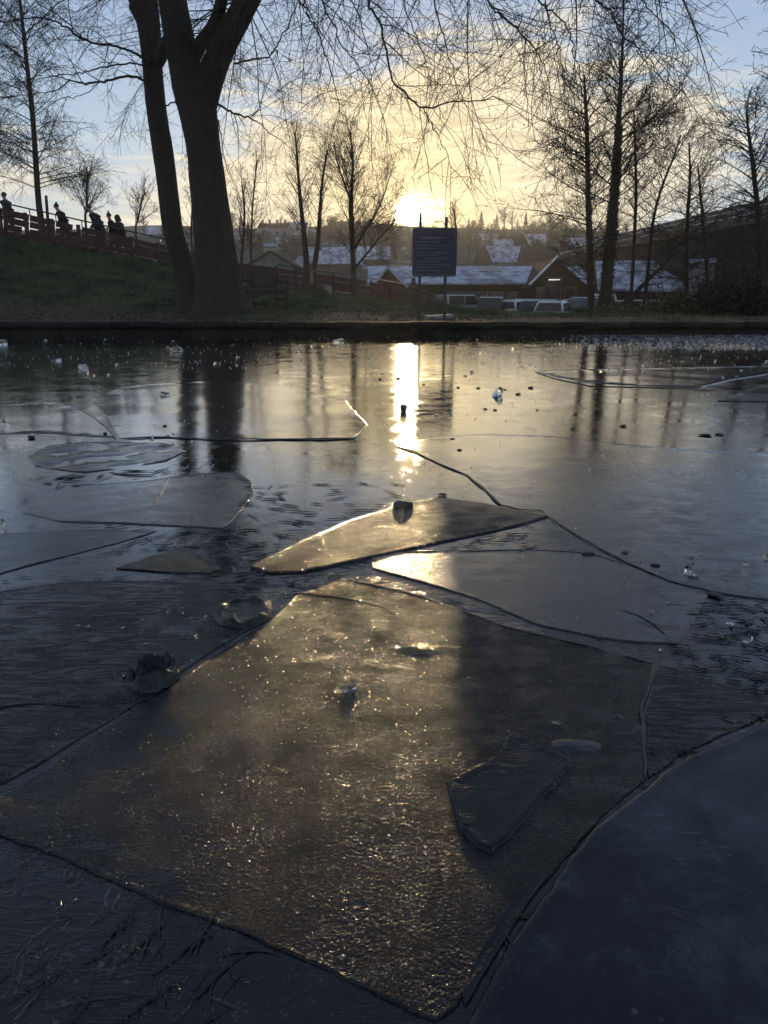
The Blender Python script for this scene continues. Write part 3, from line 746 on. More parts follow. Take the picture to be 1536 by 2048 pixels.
# ---- other trees
def tree(label, trunk, S, seed, nb, blen, ang=(45, 85), up=0.0, base=None, mat=None, tmat=None, cones_p=None, t0=.25, group=None, extra=(), t1=1.0, name='tree', flat=0, top=.35, thin=.0045, azim=None):
    """trunk: photo path; nb first-order branches of length blen (m at the bottom, at the top)"""
    rr = random.Random(seed)
    path = px_path(trunk)
    if base is None: base = ground_z(path[0][0], path[0][1]) - .08
    if path[0][2] > base: path = [(path[0][0], path[0][1], base, path[0][3]*1.1)] + path
    root = empty(name, path[0][:3]); tag(root, label, 'tree', group)
    loc = Vector(path[0][:3])
    trunk_mesh('trunk', path, root, tmat or m_bark, 10, 6, .08, .15, seed, loc)
    for e in extra: trunk_mesh('trunk', px_path(e), root, tmat or m_bark, 8, 6, .08, 0, seed+1, loc)
    T = Tubes(); cones = [] ; CN = (cones, cones_p[0], cones_p[1]) if cones_p else None
    for k, tp in enumerate([path] + [px_path(e) for e in extra]):
        c = cat_rom(tp, 8)
        zs = [p[2] for p in c]
        for j in range(nb if k == 0 else nb//2):
            f = lerp(t0, t1, (j + rr.random())/nb) if k == 0 else rr.uniform(.2, 1)
            i = min(len(c)-2, int(f*(len(c)-1))); p = Vector(c[i][:3]); d = (Vector(c[i+1][:3])-p).normalized()
            perp = d.cross(rvec(rr)).normalized()
            a = R(lerp(ang[1], ang[0], f) + rr.uniform(-12, 12))
            L = lerp(blen[0], blen[1], f)*rr.uniform(.65, 1.25)
            grow(T, p, d*math.cos(a) + perp*math.sin(a) + Vector((0, 0, up)), L, max(thin*1.3, min(.020, c[i][3]*.32)), 0, S, rr, CN)
    if CN: cone_mesh(T, cones)
    T.build('crown', mat or m_twig, root)
    return root
def tw(seg, w, trop, flip, dens, th, lm):
    """three-level twig settings scaled for distance: th = thinnest twig radius"""
    return [dict(seg=seg*1.6, w=w*.6, trop=trop[0], sides=4, rmin=th*1.1),
            dict(seg=seg, w=w, trop=trop[1], flip=flip, sides=3, dens=dens[0], ang=(30, 70), ratio=(.25, .5), taper=.3, rk=.5, rmax=th*2, rmin=th, lmax=lm[0]),
            dict(seg=seg*.6, w=w*1.2, trop=trop[2], sides=3, dens=dens[1], ang=(30, 75), ratio=(.3, .6), taper=.3, rk=.7, rmax=th*1.3, rmin=th*.8, lmax=lm[1])]
S_birch = tw(.30, .14, (-.05, -.16, -.18), 2, (7.5, 6.0), .0055, (1.5, .9))
S_fine = tw(.30, .15, (.05, .05, .03), 2, (5.6, 5.0), .0055, (1.4, .8))
S_up = tw(.30, .15, (.08, .07, .04), 2, (5.0, 4.8), .0060, (1.4, .8))
S_alder = tw(.26, .19, (.02, -.02, -.03), .6, (7.0, 6.5), .0050, (1.3, .65))
S_weep = tw(.28, .14, (-.06, -.20, -.25), 2, (7.5, 6.0), .0050, (1.4, .9))

tree('tall birch with drooping fine twigs behind the red fence at the far left', [(82,440,13,31),(77,400,12,31),(72,330,11,31),(65,230,10,31),(53,120,8,31),(42,20,6,31),(30,-90,4,31)],
     S_birch, 21, 76, (2.9, 1.7), (40, 85), .1, t0=.34, cones_p=(.10, (.010, .018)))
tree('bare tree partly outside the left edge of the picture', [(-70,440,12,30),(-66,300,10,30),(-58,150,8,30),(-45,0,6,30)], S_birch, 22, 34, (2.4, 1.6), (45, 80), .1, t0=.4, cones_p=(.1, (.010, .018)))
tree('small round bushy tree with tan twigs behind the people on the ramp', [(172,455,5,40),(173,420,4.5,40),(174,380,4,40),(176,345,3,40)], S_up, 23, 40, (2.0, 1.0), (25, 70), .2, t0=.35, mat=m_twig_red, thin=.006, cones_p=(.25, (.012, .02)))
tree('low spreading bare shrub left of the leaning trunk', [(272,470,4,38),(276,440,3.5,38),(283,405,3,38),(290,385,2,38)], S_up, 24, 26, (1.9, 1.0), (30, 70), .3, t0=.3, mat=m_twig_red, thin=.006)
tree('slender bare sapling between the two big trunks', [(383,480,4,36),(384,420,3.5,36),(386,360,2.5,36),(388,330,2,36)], S_up, 25, 20, (1.3, .7), (20, 55), .3, t0=.2, thin=.006)
tree('thin reddish sapling just right of the big right trunk', [(483,525,6,34),(487,470,5,34),(489,420,4,34),(484,370,3,34)], S_up, 26, 22, (1.7, .9), (25, 55), .3, t0=.3, mat=m_twig_red, thin=.006)
tree('very thin straight sapling with upright twigs, left of the double stemmed tree', [(502,525,4,35),(503,460,3.6,35),(507,390,3,35),(514,320,2.2,35)], S_up, 27, 22, (1.5, .8), (20, 50), .3, t0=.35, thin=.005)
tree('double stemmed bare tree standing behind the ramp fence', [(613,540,13,38),(611,500,12,38),(605,440,9,38),(599,380,7,38),(594,310,4,38),(590,265,2.5,38)], S_fine, 28, 44, (2.1, 1.1), (25, 60), .25, t0=.38,
     extra=[[(628,540,11,38),(636,480,9,38),(640,420,7,38),(645,360,5,38),(655,300,3,38)]])
tree('bare tree with a knob on its trunk left of the low sun', [(708,575,13,37),(706,520,11,37),(703,450,10,37),(702,400,10,37),(704,372,6,37),(706,320,4,37),(700,262,2.5,37)], S_fine, 29, 50, (2.5, 1.3), (28, 62), .3, t0=.30,
     extra=[[(707,500,6,37),(730,462,4.5,37),(752,425,3.5,37),(768,390,2.5,37),(780,350,1.6,37)], [(706,540,5,37),(740,500,3.5,37),(765,470,2.5,37),(790,440,1.6,37)], [(704,410,6,37),(690,370,4,37),(676,330,3,37),(668,290,2,37)]])
tree('small round topped bare tree on the hill just right of the sign', [(912,470,5,70),(911,452,4,70),(910,435,3,70),(909,420,2,70)], S_up, 30, 34, (1.9, 1.0), (20, 75), .2, t0=.3, thin=.008, base=-1, cones_p=(.2, (.02, .03)))
tree('straight bare alder, the left one of the tall right hand group', [(1184,636,15,24),(1182,600,14,24),(1179,480,13,24),(1176,380,11,24),(1175,300,9,24),(1172,220,7,24),(1168,150,4,24)], S_alder, 31, 80, (2.7, 1.3), (50, 88), .05, t0=.34, cones_p=(.30, (.008, .016)))
ivy_tree = tree('tallest thick trunked alder with ivy up its stem, in the right hand group', [(1208,640,27,23.5),(1211,600,25,23.5),(1219,500,22,23.5),(1226,420,19,23.5),(1233,330,15,23.5),(1238,230,11,23.5),(1243,140,7,23.5),(1246,60,4,23.5),(1247,0,2.5,23.5)], S_alder, 32, 84, (3.2, 1.2), (42, 80), .12, t0=.40, cones_p=(.22, (.008, .015)))
tree('thin leaning alder just right of the ivy clad trunk', [(1258,640,8,25),(1263,580,7.5,25),(1269,470,7,25),(1272,380,6,25),(1270,290,4,25),(1268,220,2.5,25)], S_alder, 33, 34, (1.7, .9), (40, 80), .1, t0=.45, cones_p=(.2, (.008, .015)))
tree('slim bare tree slanting to the right beside the long dark roof', [(1283,640,8,26),(1294,560,7,26),(1305,450,6,26),(1322,380,5,26),(1345,320,4,26),(1362,270,2.5,26)], S_alder, 34, 34, (1.8, 1.0), (40, 80), .1, t0=.4, cones_p=(.25, (.009, .016)))
tree('fallen looking bare stem leaning steeply right across the snowy roof', [(1238,618,6,27),(1268,588,8,27),(1300,556,8,27),(1325,532,6,27),(1350,505,4,27)], S_alder, 35, 10, (1.3, .9), (40, 80), .1, t0=.4)
tree('thin dark tree with spreading layered branches in front of the long shed', [(1374,632,10,25),(1373,580,9,25),(1373,500,8,25),(1376,420,7,25),(1380,350,5,25),(1378,285,3,25)], S_alder, 36, 60, (2.3, 1.0), (50, 90), .02, t0=.35, cones_p=(.40, (.010, .018)))
tree('thin bare tree near the doorway of the grey shed', [(1412,632,8,26),(1414,560,7,26),(1408,470,6,26),(1402,400,5,26),(1396,330,3,26)], S_alder, 37, 32, (1.7, .8), (45, 85), .05, t0=.35, cones_p=(.30, (.009, .017)))
tree('weeping tree with hanging dark twigs at the right edge', [(1524,632,16,22),(1522,560,14,22),(1518,450,12,22),(1508,350,9,22),(1498,270,6,22),(1492,225,3,22)], S_weep, 38, 70, (2.0, 1.1), (50, 85), .25, t0=.40, cones_p=(.3, (.008, .015)))
tree('tall dark tree mostly beyond the right edge with drooping sprays', [(1600,640,18,20),(1598,480,16,20),(1592,300,13,20),(1585,120,10,20),(1580,-40,6,20)], S_weep, 39, 60, (1.7, 1.0), (50, 85), .15, t0=.30, cones_p=(.3, (.008, .015)))

# ivy on the thick alder
rr = random.Random(5); P = []
c = cat_rom(px_path([(1208,640,27,23.5),(1219,500,22,23.5),(1226,420,19,23.5),(1233,330,15,23.5),(1238,250,12,23.5)]), 40)
for p in c:
    for k in range(16):
        th = rr.uniform(0, 6.28); r = p[3]*rr.uniform(.9, 1.30)
        P.append((Vector(p[:3]) + Vector((math.cos(th)*r, math.sin(th)*r, rr.uniform(-.06, .06))), rr.uniform(.02, .045)))
def leaf_mesh(name, P, mat, parent, rr, loc=None):
    V = []; Q = []
    loc = Vector(parent.location) if parent is not None else Vector((0,0,0))
    for q, s in P:
        a = rvec(rr).normalized(); b_ = a.cross(rvec(rr)).normalized(); c_ = a.cross(b_); q = q - loc
        n = len(V); V += [q - b_*s, q + c_*s*.6 + a*s*.15, q + b_*s, q - c_*s*.6 + a*s*.15]; Q.append((n, n+1, n+2, n+3))
    return mesh_np(name, np.array([tuple(v) for v in V]), np.array(Q), mat, parent, False)
leaf_mesh('ivy', P, m_ivy, ivy_tree, rr)
# ------------------------------------------------------------------ fences, sign, bench, people
m_fence = mat_plain('red_stained_timber', (.085, .034, .024), (.050, .022, .017), .75, 3, .4, 25)
m_wood = mat_plain('weathered_timber', (.075, .060, .048), (.045, .036, .030), .8, 4, .5, 40)
m_rail = mat_plain('dark_iron', (.02, .02, .02), (.03, .028, .026), .4, 8)
m_signblue = mat_plain('dark_blue_sign', (.026, .025, .046), (.034, .031, .052), .45, 3)
m_white = mat_plain('white_paint', (.75, .76, .78), (.66, .67, .70), .5, 5)
m_letter = mat_plain('pale_lettering', (.15, .15, .19), (.12, .12, .16), .5, 5)
m_slab = mat_plain('pale_concrete', (.38, .37, .36), (.26, .25, .25), .8, 6, .3)

def strip_pts(px0, px1, fy, fY, n):
    """points along a photo line y = fy(px) at depth fY(px)"""
    return [at(lerp(px0, px1, i/n), fy(lerp(px0, px1, i/n)), fY(lerp(px0, px1, i/n))) for i in range(n+1)]
def fence(label, px0, px1, fT, fB, fY, nbays, boards, handrail=None, gap=.10, seed=1, post_w=.11):
    """timber fence whose board band runs from fT (top) to fB (foot) in the photo"""
    rr = random.Random(seed)
    top = strip_pts(px0, px1, fT, fY, nbays); bot = strip_pts(px0, px1, fB, fY, nbays)
    root = empty('fence', bot[0]); tag(root, label, 'fence'); L = Vector(bot[0])
    for i, (a, b_) in enumerate(zip(bot, top)):
        bm = bmesh.new(); g = ground_z(a.x, a.y)
        bm_box(bm, Vector((a.x, a.y-.07, (min(g, a.z)-.15 + b_.z+.05)/2)) - L, (post_w, post_w, b_.z+.05-(min(g, a.z)-.15)))
        bmesh.ops.bevel(bm, geom=[e for e in bm.edges], offset=.008, segments=1, affect='EDGES'); obj('post', bm, m_fence, root)
    for i in range(nbays):
        for k in range(boards):
            f0 = k/boards; f1 = (k+1)/boards
            fm = (f0+f1)/2; h = (top[i].z-bot[i].z)/boards*(1-gap)
            a = bot[i].lerp(top[i], fm); b_ = bot[i+1].lerp(top[i+1], fm)
            dz = rr.uniform(-.012, .012)
            bm = bmesh.new()
            if rr.random() < .22:                                # a shorter piece, leaving a gap
                cut = rr.uniform(.45, .8); m_ = a.lerp(b_, cut); b_ = m_
            a = a + Vector((.012, rr.uniform(-.006, .006), dz)) - L; b_ = b_ + Vector((-.012, rr.uniform(-.006, .006), dz+rr.uniform(-.01, .01))) - L
            bm_bar(bm, a, b_, .03, h)
            obj('board', bm, m_fence, root)
    if handrail:
        pts = strip_pts(px0, px1, handrail, lambda p: fY(p)+.05, nbays*2)
        bm = bmesh.new(); bm_tube(bm, [p-L for p in pts], .025, 8)
        for p in pts[::2]:
            bm_tube(bm, [p-L, p-L-Vector((0, 0, .30))], .018, 6)
        obj('handrail', bm, m_rail, root, True)
    return root
fy1 = lambda p: interp(p, [(a, y) for a, b_, y in crest_px])
fB1 = lambda p: 474 + .1800*p if p < 330 else 533.4 + .20*(p-330)
fence('long red timber board fence with dark iron handrail climbing the slope to the left edge', -150, 424, lambda p: 415.5 + .2280*p, fB1, lambda p: fy1(p)+.25, 11, 4, lambda p: 404.5 + .2235*p, .10, 3)
fence('short red fence panel with white graffiti behind the bench', 446, 556, lambda p: 526 + .105*(p-470), lambda p: 577 + .03*(p-470), lambda p: 29.2, 2, 4, None, .05, 4)
fY3 = lambda p: interp(p, [(556, 29.6), (703, 34.5), (837, 41), (892, 44)])
fT3 = lambda p: interp(p, [(548, 529), (703, 552), (803, 568), (892, 597)])
fB3 = lambda p: interp(p, [(548, 581), (703, 597), (837, 616), (892, 624)])
f3 = fence('red board fence with pale handrail beside the ramp, running down behind the sign', 556, 892, lambda p: fT3(p)+5, fB3, fY3, 9, 4, lambda p: fT3(p)-1, .12, 9)
# graffiti, painted letters on the panel
cu = bpy.data.curves.new('graffiti', 'FONT'); cu.body = 'N WITTERY'; cu.size = .17; cu.shear = .25; cu.extrude = .004; cu.align_x = 'CENTER'; cu.align_y = 'CENTER'; cu.space_character = 1.12
tmp = bpy.data.objects.new('tmp', cu); col.objects.link(tmp)
dg = bpy.context.evaluated_depsgraph_get(); me = bpy.data.meshes.new_from_object(tmp.evaluated_get(dg)); bpy.data.objects.remove(tmp)
g = obj('graffiti', me, m_white); gp = at(525, 546.5, 29.14)
for o in bpy.data.objects:
    if o.get('label', '').startswith('short red fence'): g.parent = o; g.location = gp - o.location
g.rotation_euler = (math.pi/2, R(5), 0)

# ---- sign board on two posts
sp0 = at(868, 634, 17.4); sg = empty('sign', (sp0.x, 17.4, ground_z(sp0.x, 17.4)))
tag(sg, 'dark blue notice board full of small text on two tall posts by the pond', 'sign'); L = Vector(sg.location)
tl, br = at(825, 456, 17.4), at(912, 553, 17.4)
W_, H_ = br.x-tl.x, tl.z-br.z; cx_, cz_ = (tl.x+br.x)/2 - L.x, (tl.z+br.z)/2 - L.z
bm = bmesh.new(); r_ = .05; poly = []
for sx_, sz_, a0 in ((1, 1, 0), (-1, 1, 90), (-1, -1, 180), (1, -1, 270)):
    for k in range(6):
        a = R(a0 + 18*k); poly.append((cx_ + sx_*(W_/2-r_) + r_*math.cos(a), cz_ + sz_*(H_/2-r_) + r_*math.sin(a)))
bm_prism(bm, poly, -.015, .015); bm_prism
obj('board', bm, m_signblue, sg)
bm = bmesh.new()
bm_prism(bm, [(cx_-W_/2+.03, cz_-H_/2+.03), (cx_+W_/2-.03, cz_-H_/2+.03), (cx_+W_/2-.03, cz_-H_/2+.045), (cx_-W_/2+.03, cz_-H_/2+.045)], -.0175, -.0152)
rr = random.Random(3)
for k, (yy, a, b_) in enumerate([(.80, .2, .75), (.72, .12, .62), (.645, .1, .86), (.58, .1, .55), (.49, .1, .86), (.44, .1, .6), (.37, .30, .90), (.315, .1, .58), (.245, .1, .9), (.195, .1, .58), (.125, .1, .66)]):
    x = a
    while x < b_:
        wl = rr.uniform(.02, .07); z0 = cz_ - H_/2 + H_*yy
        x0 = cx_ - W_/2 + W_*x; x1 = min(cx_ - W_/2 + W_*b_, x0 + wl*W_); hh = .009 if k else .02
        bm_prism(bm, [(x0, z0-hh), (x1, z0-hh), (x1, z0+hh), (x0, z0+hh)], -.0175, -.0152); x += wl + .018
obj('text', bm, m_letter, sg)
for px_, ptop, wpx in ((841, 426, 4.5), (893, 434, 5.0)):
    tp = at(px_, ptop, 17.47); bm = bmesh.new()
    bm_box(bm, (tp.x-L.x, .07, (tp.z-L.z-.25)/2), (pxm(wpx, 17.4)*1.05, .08, tp.z-L.z+.25))
    bmesh.ops.bevel(bm, geom=[e for e in bm.edges], offset=.008, segments=1, affect='EDGES')
    obj('post', bm, m_rail, sg)
# small pale slab at its foot
p = at(877, 632, 17.9); bm = bmesh.new(); bm_box(bm, (0, 0, .02), (.62, .5, .10)); bmesh.ops.bevel(bm, geom=[e for e in bm.edges], offset=.012, segments=1, affect='EDGES')
o = obj('stone_slab', bm, m_slab); o.location = (p.x, 17.9, ground_z(p.x, 17.9)+.0); o.rotation_euler = (0, R(-3), R(8)); tag(o, 'pale flat slab lying on the bank between the posts of the sign', 'slab')

# ---- bench
bp = at(527, 617, 20.6); bz = ground_z(bp.x, 20.6)
bench = empty('bench', (bp.x, 20.6, bz), R(42)); tag(bench, 'weathered wooden park bench with slatted back and armrests, right of the big trunk', 'bench')
Lb = 1.24
for s in (-1, 1):
    x = s*(Lb/2-.03)
    bm = bmesh.new(); bm_bar(bm, (x, -.28, -.1), (x, -.28, .64), .07, .07); obj('leg', bm, m_wood, bench)
    bm = bmesh.new(); bm_bar(bm, (x, .24, -.1), (x, .24, .45), .07, .07); bm_bar(bm, (x, .24, .44), (x, .36, .95), .07, .06); obj('leg', bm, m_wood, bench)
    bm = bmesh.new(); bm_bar(bm, (x, -.36, .665), (x, .30, .665), .085, .045); bmesh.ops.bevel(bm, geom=[e for e in bm.edges], offset=.01, segments=2, affect='EDGES'); obj('armrest', bm, m_wood, bench)
    bm = bmesh.new(); bm_bar(bm, (x, -.24, .22), (x, .22, .22), .045, .06); obj('stretcher', bm, m_wood, bench)
bm = bmesh.new()
for k in range(5): bm_bar(bm, (-Lb/2+.01, -.27+.11*k, .43-.008*k), (Lb/2-.01, -.27+.11*k, .43-.008*k), .085, .03)
bm_bar(bm, (-Lb/2+.07, -.26, .365), (Lb/2-.07, -.26, .365), .04, .085)
obj('seat', bm, m_wood, bench)
bm = bmesh.new(); bm_bar(bm, (-Lb/2, .355, .92), (Lb/2, .355, .92), .05, .10); bm_bar(bm, (-Lb/2+.07, .265, .52), (Lb/2-.07, .265, .52), .04, .07)
for k in range(13):
    x = -Lb/2 + .12 + k*(Lb-.24)/12; bm_bar(bm, (x, .27, .54), (x, .345, .89), .045, .022)
obj('backrest', bm, m_wood, bench)

# ---- leaning post by the birch, street lamp far behind the sign
pt, pb = at(92, 391, 30), at(98, 470, 30); bm = bmesh.new()
bm_tube(bm, [Vector((0, 0, 0)), pt-pb], [.06, .05], 8); o = obj('wooden_post', bm, m_wood, None, True); o.location = pb; tag(o, 'leaning dark post sticking up behind the red fence beside the birch', 'post')
def lamp_post(px_top, py_top, px_arm, Y, base):
    a = at(px_top, py_top, Y); root = empty('street_lamp', (a.x, Y, base)); tag(root, 'street lamp with a curved arm seen over the top of the sign', 'street lamp')
    h = a.z-base; arm = at(px_arm, py_top, Y).x - a.x
    bm = bmesh.new(); bm_tube(bm, [(0,0,0),(0,0,h*.85),(arm*.05,0,h*.95),(arm*.3,0,h*1.0),(arm*.7,0,h*1.0)], [.09,.07,.06,.05,.045], 8); obj('pole', bm, m_rail, root, True)
    bm = bmesh.new(); bm_box(bm, (arm*.85, 0, h*.995), (abs(arm)*.42, .22, .13)); bmesh.ops.bevel(bm, geom=[e for e in bm.edges], offset=.04, segments=2, affect='EDGES'); obj('lamp_head', bm, m_rail, root)
lamp_post(893, 443, 869, 95, -1)

# ---- people
m_skin = mat_plain('skin', (.34, .21, .155), (.30, .18, .135), .6, 8)
def cloth(name, c): return mat_plain(name, c, tuple(v*.7 for v in c), .9, 6, .3, 50)
m_coat_black = cloth('black_coat', (.012, .013, .016)); m_coat_navy = cloth('navy_coat', (.018, .022, .035)); m_coat_grey = cloth('dark_grey_coat', (.035, .033, .035))
m_coat_brown = cloth('brown_coat', (.05, .035, .028)); m_trs = cloth('dark_trousers', (.018, .018, .024)); m_boot = cloth('boots', (.012, .011, .010))
m_hat_grey = cloth('grey_wool', (.06, .06, .065)); m_hat_dark = cloth('dark_wool', (.03, .028, .032)); m_fur = cloth('pale_fur', (.55, .50, .42)); m_hair = cloth('dark_hair', (.03, .022, .016))
def skin_mesh(name, verts, edges, radii, mat, parent, sub=1):
    me = bpy.data.meshes.new(name); me.from_pydata(verts, edges, [])
    o = bpy.data.objects.new('tmp', me); col.objects.link(o)
    o.modifiers.new('s', 'SKIN'); o.modifiers.new('u', 'SUBSURF').levels = sub
    o.modifiers['u'].render_levels = sub
    for sv, r in zip(me.skin_vertices[0].data, radii): sv.radius = (r, r) if not hasattr(r, '__len__') else r
    me.skin_vertices[0].data[0].use_root = True
    dg = bpy.context.evaluated_depsgraph_get(); nm = bpy.data.meshes.new_from_object(o.evaluated_get(dg)); bpy.data.objects.remove(o)
    return obj(name, nm, mat, parent, True)
def person(label, loc, face, h=1.72, coat=m_coat_black, hat='beanie', hatm=m_hat_dark, lean=.06, headfwd=.05, stride=.22, group=None):
    """face: heading (radians, 0 = towards +x). Local +x is forward."""
    root = empty('person', loc, face); tag(root, label, 'person', group); k = h/1.74
    v = lambda x, y, z: (x*k, y*k, z*k)
    ln = lean
    J = [v(0,0,.95), v(ln*.35,0,1.12), v(ln*.8,0,1.30), v(ln*1.0,0,1.43), v(ln*1.15+headfwd*.5,0,1.52), v(ln*1.2+headfwd,0,1.61), v(ln*1.2+headfwd*1.05,0,1.70),      # 0-6 spine to crown
         v(0,.095,.90), v(stride*.55,.10,.50), v(stride*.75,.10,.09), v(stride*.75+.14,.105,.04),          # 7-10 left leg
         v(0,-.095,.90), v(-stride*.25,-.10,.50), v(-stride*1.15,-.10,.12), v(-stride*1.15+.12,-.105,.04),  # 11-14 right leg
         v(ln*.95,.19,1.40), v(ln*.6-.10,.24,1.13), v(ln+.08,.23,.93), v(ln+.14,.22,.86),                     # 15-18 left arm
         v(ln*.95,-.19,1.40), v(ln*.8+.02,-.24,1.12), v(ln+.20,-.22,.98), v(ln+.27,-.20,.93)]                 # 19-22 right arm
    E = [(0,1),(1,2),(2,3),(3,4),(4,5),(5,6),(0,7),(7,8),(8,9),(9,10),(0,11),(11,12),(12,13),(13,14),(3,15),(15,16),(16,17),(17,18),(3,19),(19,20),(20,21),(21,22)]
    rad = [.13,.125,.13,.10,.055,.085,.070,.085,.062,.045,.038,.085,.062,.045,.038,.055,.045,.036,.030,.055,.045,.036,.030]
    body = skin_mesh('body', J, E, [r*k for r in rad], m_skin, root, 2)
    # coat over torso and arms, trousers over the legs
    cj = [J[0], J[1], J[2], J[3], J[15], J[16], tuple(Vector(J[17])*.9+Vector(J[16])*.1), J[19], J[20], tuple(Vector(J[21])*.9+Vector(J[20])*.1), v(.0,0,.78)]
    skin_mesh('coat', cj, [(0,1),(1,2),(2,3),(3,4),(4,5),(5,6),(3,7),(7,8),(8,9),(0,10)], [r*k for r in (.185,.175,.19,.165,.105,.082,.066,.105,.082,.066,.19)], coat, root, 2)
    tj = [v(0,0,.90), J[7], J[8], v(stride*.74,.10,.14), J[11], J[12], v(-stride*1.13,-.10,.17)]
    skin_mesh('trousers', tj, [(0,1),(1,2),(2,3),(0,4),(4,5),(5,6)], [r*k for r in (.13,.10,.08,.068,.10,.08,.068)], m_trs, root, 1)
    for i in (9, 13):
        a, b_ = Vector(J[i]), Vector(J[i+1])
        skin_mesh('boot', [tuple(a+Vector((0,0,.06*k))), tuple(a+Vector((0.01,0,-.02*k))), tuple(b_+Vector((.05*k,0,0)))], [(0,1),(1,2)], [.06*k,.058*k,.045*k], m_boot, root, 1)
    hc, ht = Vector(J[5]), Vector(J[6])
    def ball(bm, c, s): bmesh.ops.create_uvsphere(bm, u_segments=14, v_segments=10, radius=1, matrix=Matrix.Translation(c) @ Matrix.Diagonal((*s, 1)))
    bm = bmesh.new()                                                        # nose, ears
    ball(bm, hc + Vector((.098*k, 0, .01*k)), (.022*k, .014*k, .024*k)); ball(bm, hc + Vector((0, .088*k, .01*k)), (.02*k, .012*k, .032*k)); ball(bm, hc + Vector((0, -.088*k, .01*k)), (.02*k, .012*k, .032*k))
    obj('face', bm, m_skin, root, True)
    bm = bmesh.new()
    if hat in ('beanie', 'bobble', 'spiky'):
        ball(bm, hc + Vector((-.012*k, 0, .072*k)), (.100*k, .088*k, .085*k))
        bm_tube(bm, [hc + Vector((-.012*k, 0, .03*k)), hc + Vector((-.012*k, 0, .075*k))], .101*k, 14)
        if hat == 'bobble': ball(bm, hc + Vector((-.02*k, 0, .17*k)), (.045*k, .045*k, .045*k))
        if hat == 'spiky':
            for s in (-1, 1): bm_tube(bm, [hc + Vector((0, s*.06*k, .13*k)), hc + Vector((-.01*k, s*.085*k, .23*k))], [.04*k, .012*k], 8)
        obj('hat', bm, hatm, root, True)
    else:
        ball(bm, hc + Vector((-.035*k, 0, .02*k)), (.118*k, .118*k, .14*k)); bm_tube(bm, [hc + Vector((-.07*k, 0, -.12*k)), hc + Vector((-.05*k, 0, -.02*k))], [.13*k, .12*k], 14)
        obj('hood', bm, coat, root, True)
        if hat == 'fur':
            bm = bmesh.new(); bmesh.ops.create_uvsphere(bm, u_segments=4, v_segments=4, radius=.001)
            ring = [hc + Vector((.05*k, .112*k*math.cos(a), .02*k + .135*k*math.sin(a))) for a in [R(15*i) for i in range(-3, 16)]]
            bm_tube(bm, ring, .034*k, 8); obj('fur_trim', bm, hatm, root, True)
    return root
def ppl(px, py_top, dY, **kw):
    Y = fy1(px) + dY; t_ = at(px, py_top, Y); g = ground_z(t_.x, Y)
    return dict(loc=(t_.x, Y, g), h=max(1.0, min(1.95, (t_.z-g)/1.0)))
a = ppl(11, 385, 1.5); person('person in a brown coat and pale woolly hat at the left end of the fence', a['loc'], R(172), a['h'], m_coat_brown, 'beanie', m_hat_grey, .05, .03)
a = ppl(125, 408, 1.6); person('person in a black coat and bobble hat walking up behind the red fence', a['loc'], R(180), a['h'], m_coat_black, 'bobble', m_hat_dark, .14, .10)
a = ppl(196, 415, 1.4); person('person in a dark coat and grey hat bending forward behind the red fence', a['loc'], R(180), a['h']*1.05, m_coat_navy, 'beanie', m_hat_grey, .20, .12)
a = ppl(224, 427, 1.9); person('small figure in black with a spiky hat behind the stooping walker', a['loc'], R(190), a['h'], m_coat_black, 'spiky', m_hat_dark, .08, .05)
a = ppl(241, 430, 2.2); person('last walker in a dark grey hood at the rear of the group on the ramp', a['loc'], R(178), a['h'], m_coat_grey, 'hood', m_hat_dark, .10, .06)
hp = at(830, 556, 42.5); zg = hp.z - 1.66
person('person in a dark coat and pale fur trimmed hood on the ramp by the sign', (hp.x, 42.5, zg), R(150), 1.66, m_coat_grey, 'fur', m_fur, .08, .04)
# ------------------------------------------------------------------ car park, cars
m_tyre = mat_plain('tyre_rubber', (.015, .015, .015), None, .8, 9); m_rim = mat_plain('alloy_rim', (.45, .45, .46), (.35, .35, .36), .35, 9, metal=.8)
m_glass, t, b = new_mat('car_glass'); b.inputs['Base Color'].default_value = (.02, .025, .03, 1); b.inputs['Roughness'].default_value = .08; b.inputs['IOR'].default_value = 1.5
m_lamp = mat_plain('headlamp_glass', (.7, .72, .75), None, .15, 9)
m_snow = mat_plain('frozen_snow', (.74, .77, .82), (.62, .66, .72), .75, 6, .4, 20)
m_red, t, b = new_mat('rear_lamp'); b.inputs['Base Color'].default_value = (.35, .02, .015, 1); b.inputs['Roughness'].default_value = .2
m_red_on, t, b = new_mat('lit_rear_lamp'); b.inputs['Base Color'].default_value = (.4, .02, .015, 1); b.inputs['Emission Color'].default_value = (1, .08, .03, 1); b.inputs['Emission Strength'].default_value = .8
def paint(name, c, r=.25):
    m, t, b = new_mat(name); co = t.n('ShaderNodeTexCoord').outputs['Object']
    t.l.new(t.mix(t.smooth(t.noise(co, 3, 3), .4, .7), c, tuple(v*.85 for v in c)), b.inputs['Base Color'])
    b.inputs['Roughness'].default_value = r; b.inputs['Coat Weight'].default_value = .6; b.inputs['Coat Roughness'].default_value = .08
    return m
PAINT = dict(white=paint('white_car_paint', (.70, .71, .72)), silver=paint('silver_car_paint', (.38, .39, .41)), black=paint('black_car_paint', (.015, .015, .017)), blue=paint('dark_blue_car_paint', (.03, .045, .09)), grey=paint('grey_car_paint', (.09, .095, .10)), red=paint('dark_red_car_paint', (.10, .018, .016)))
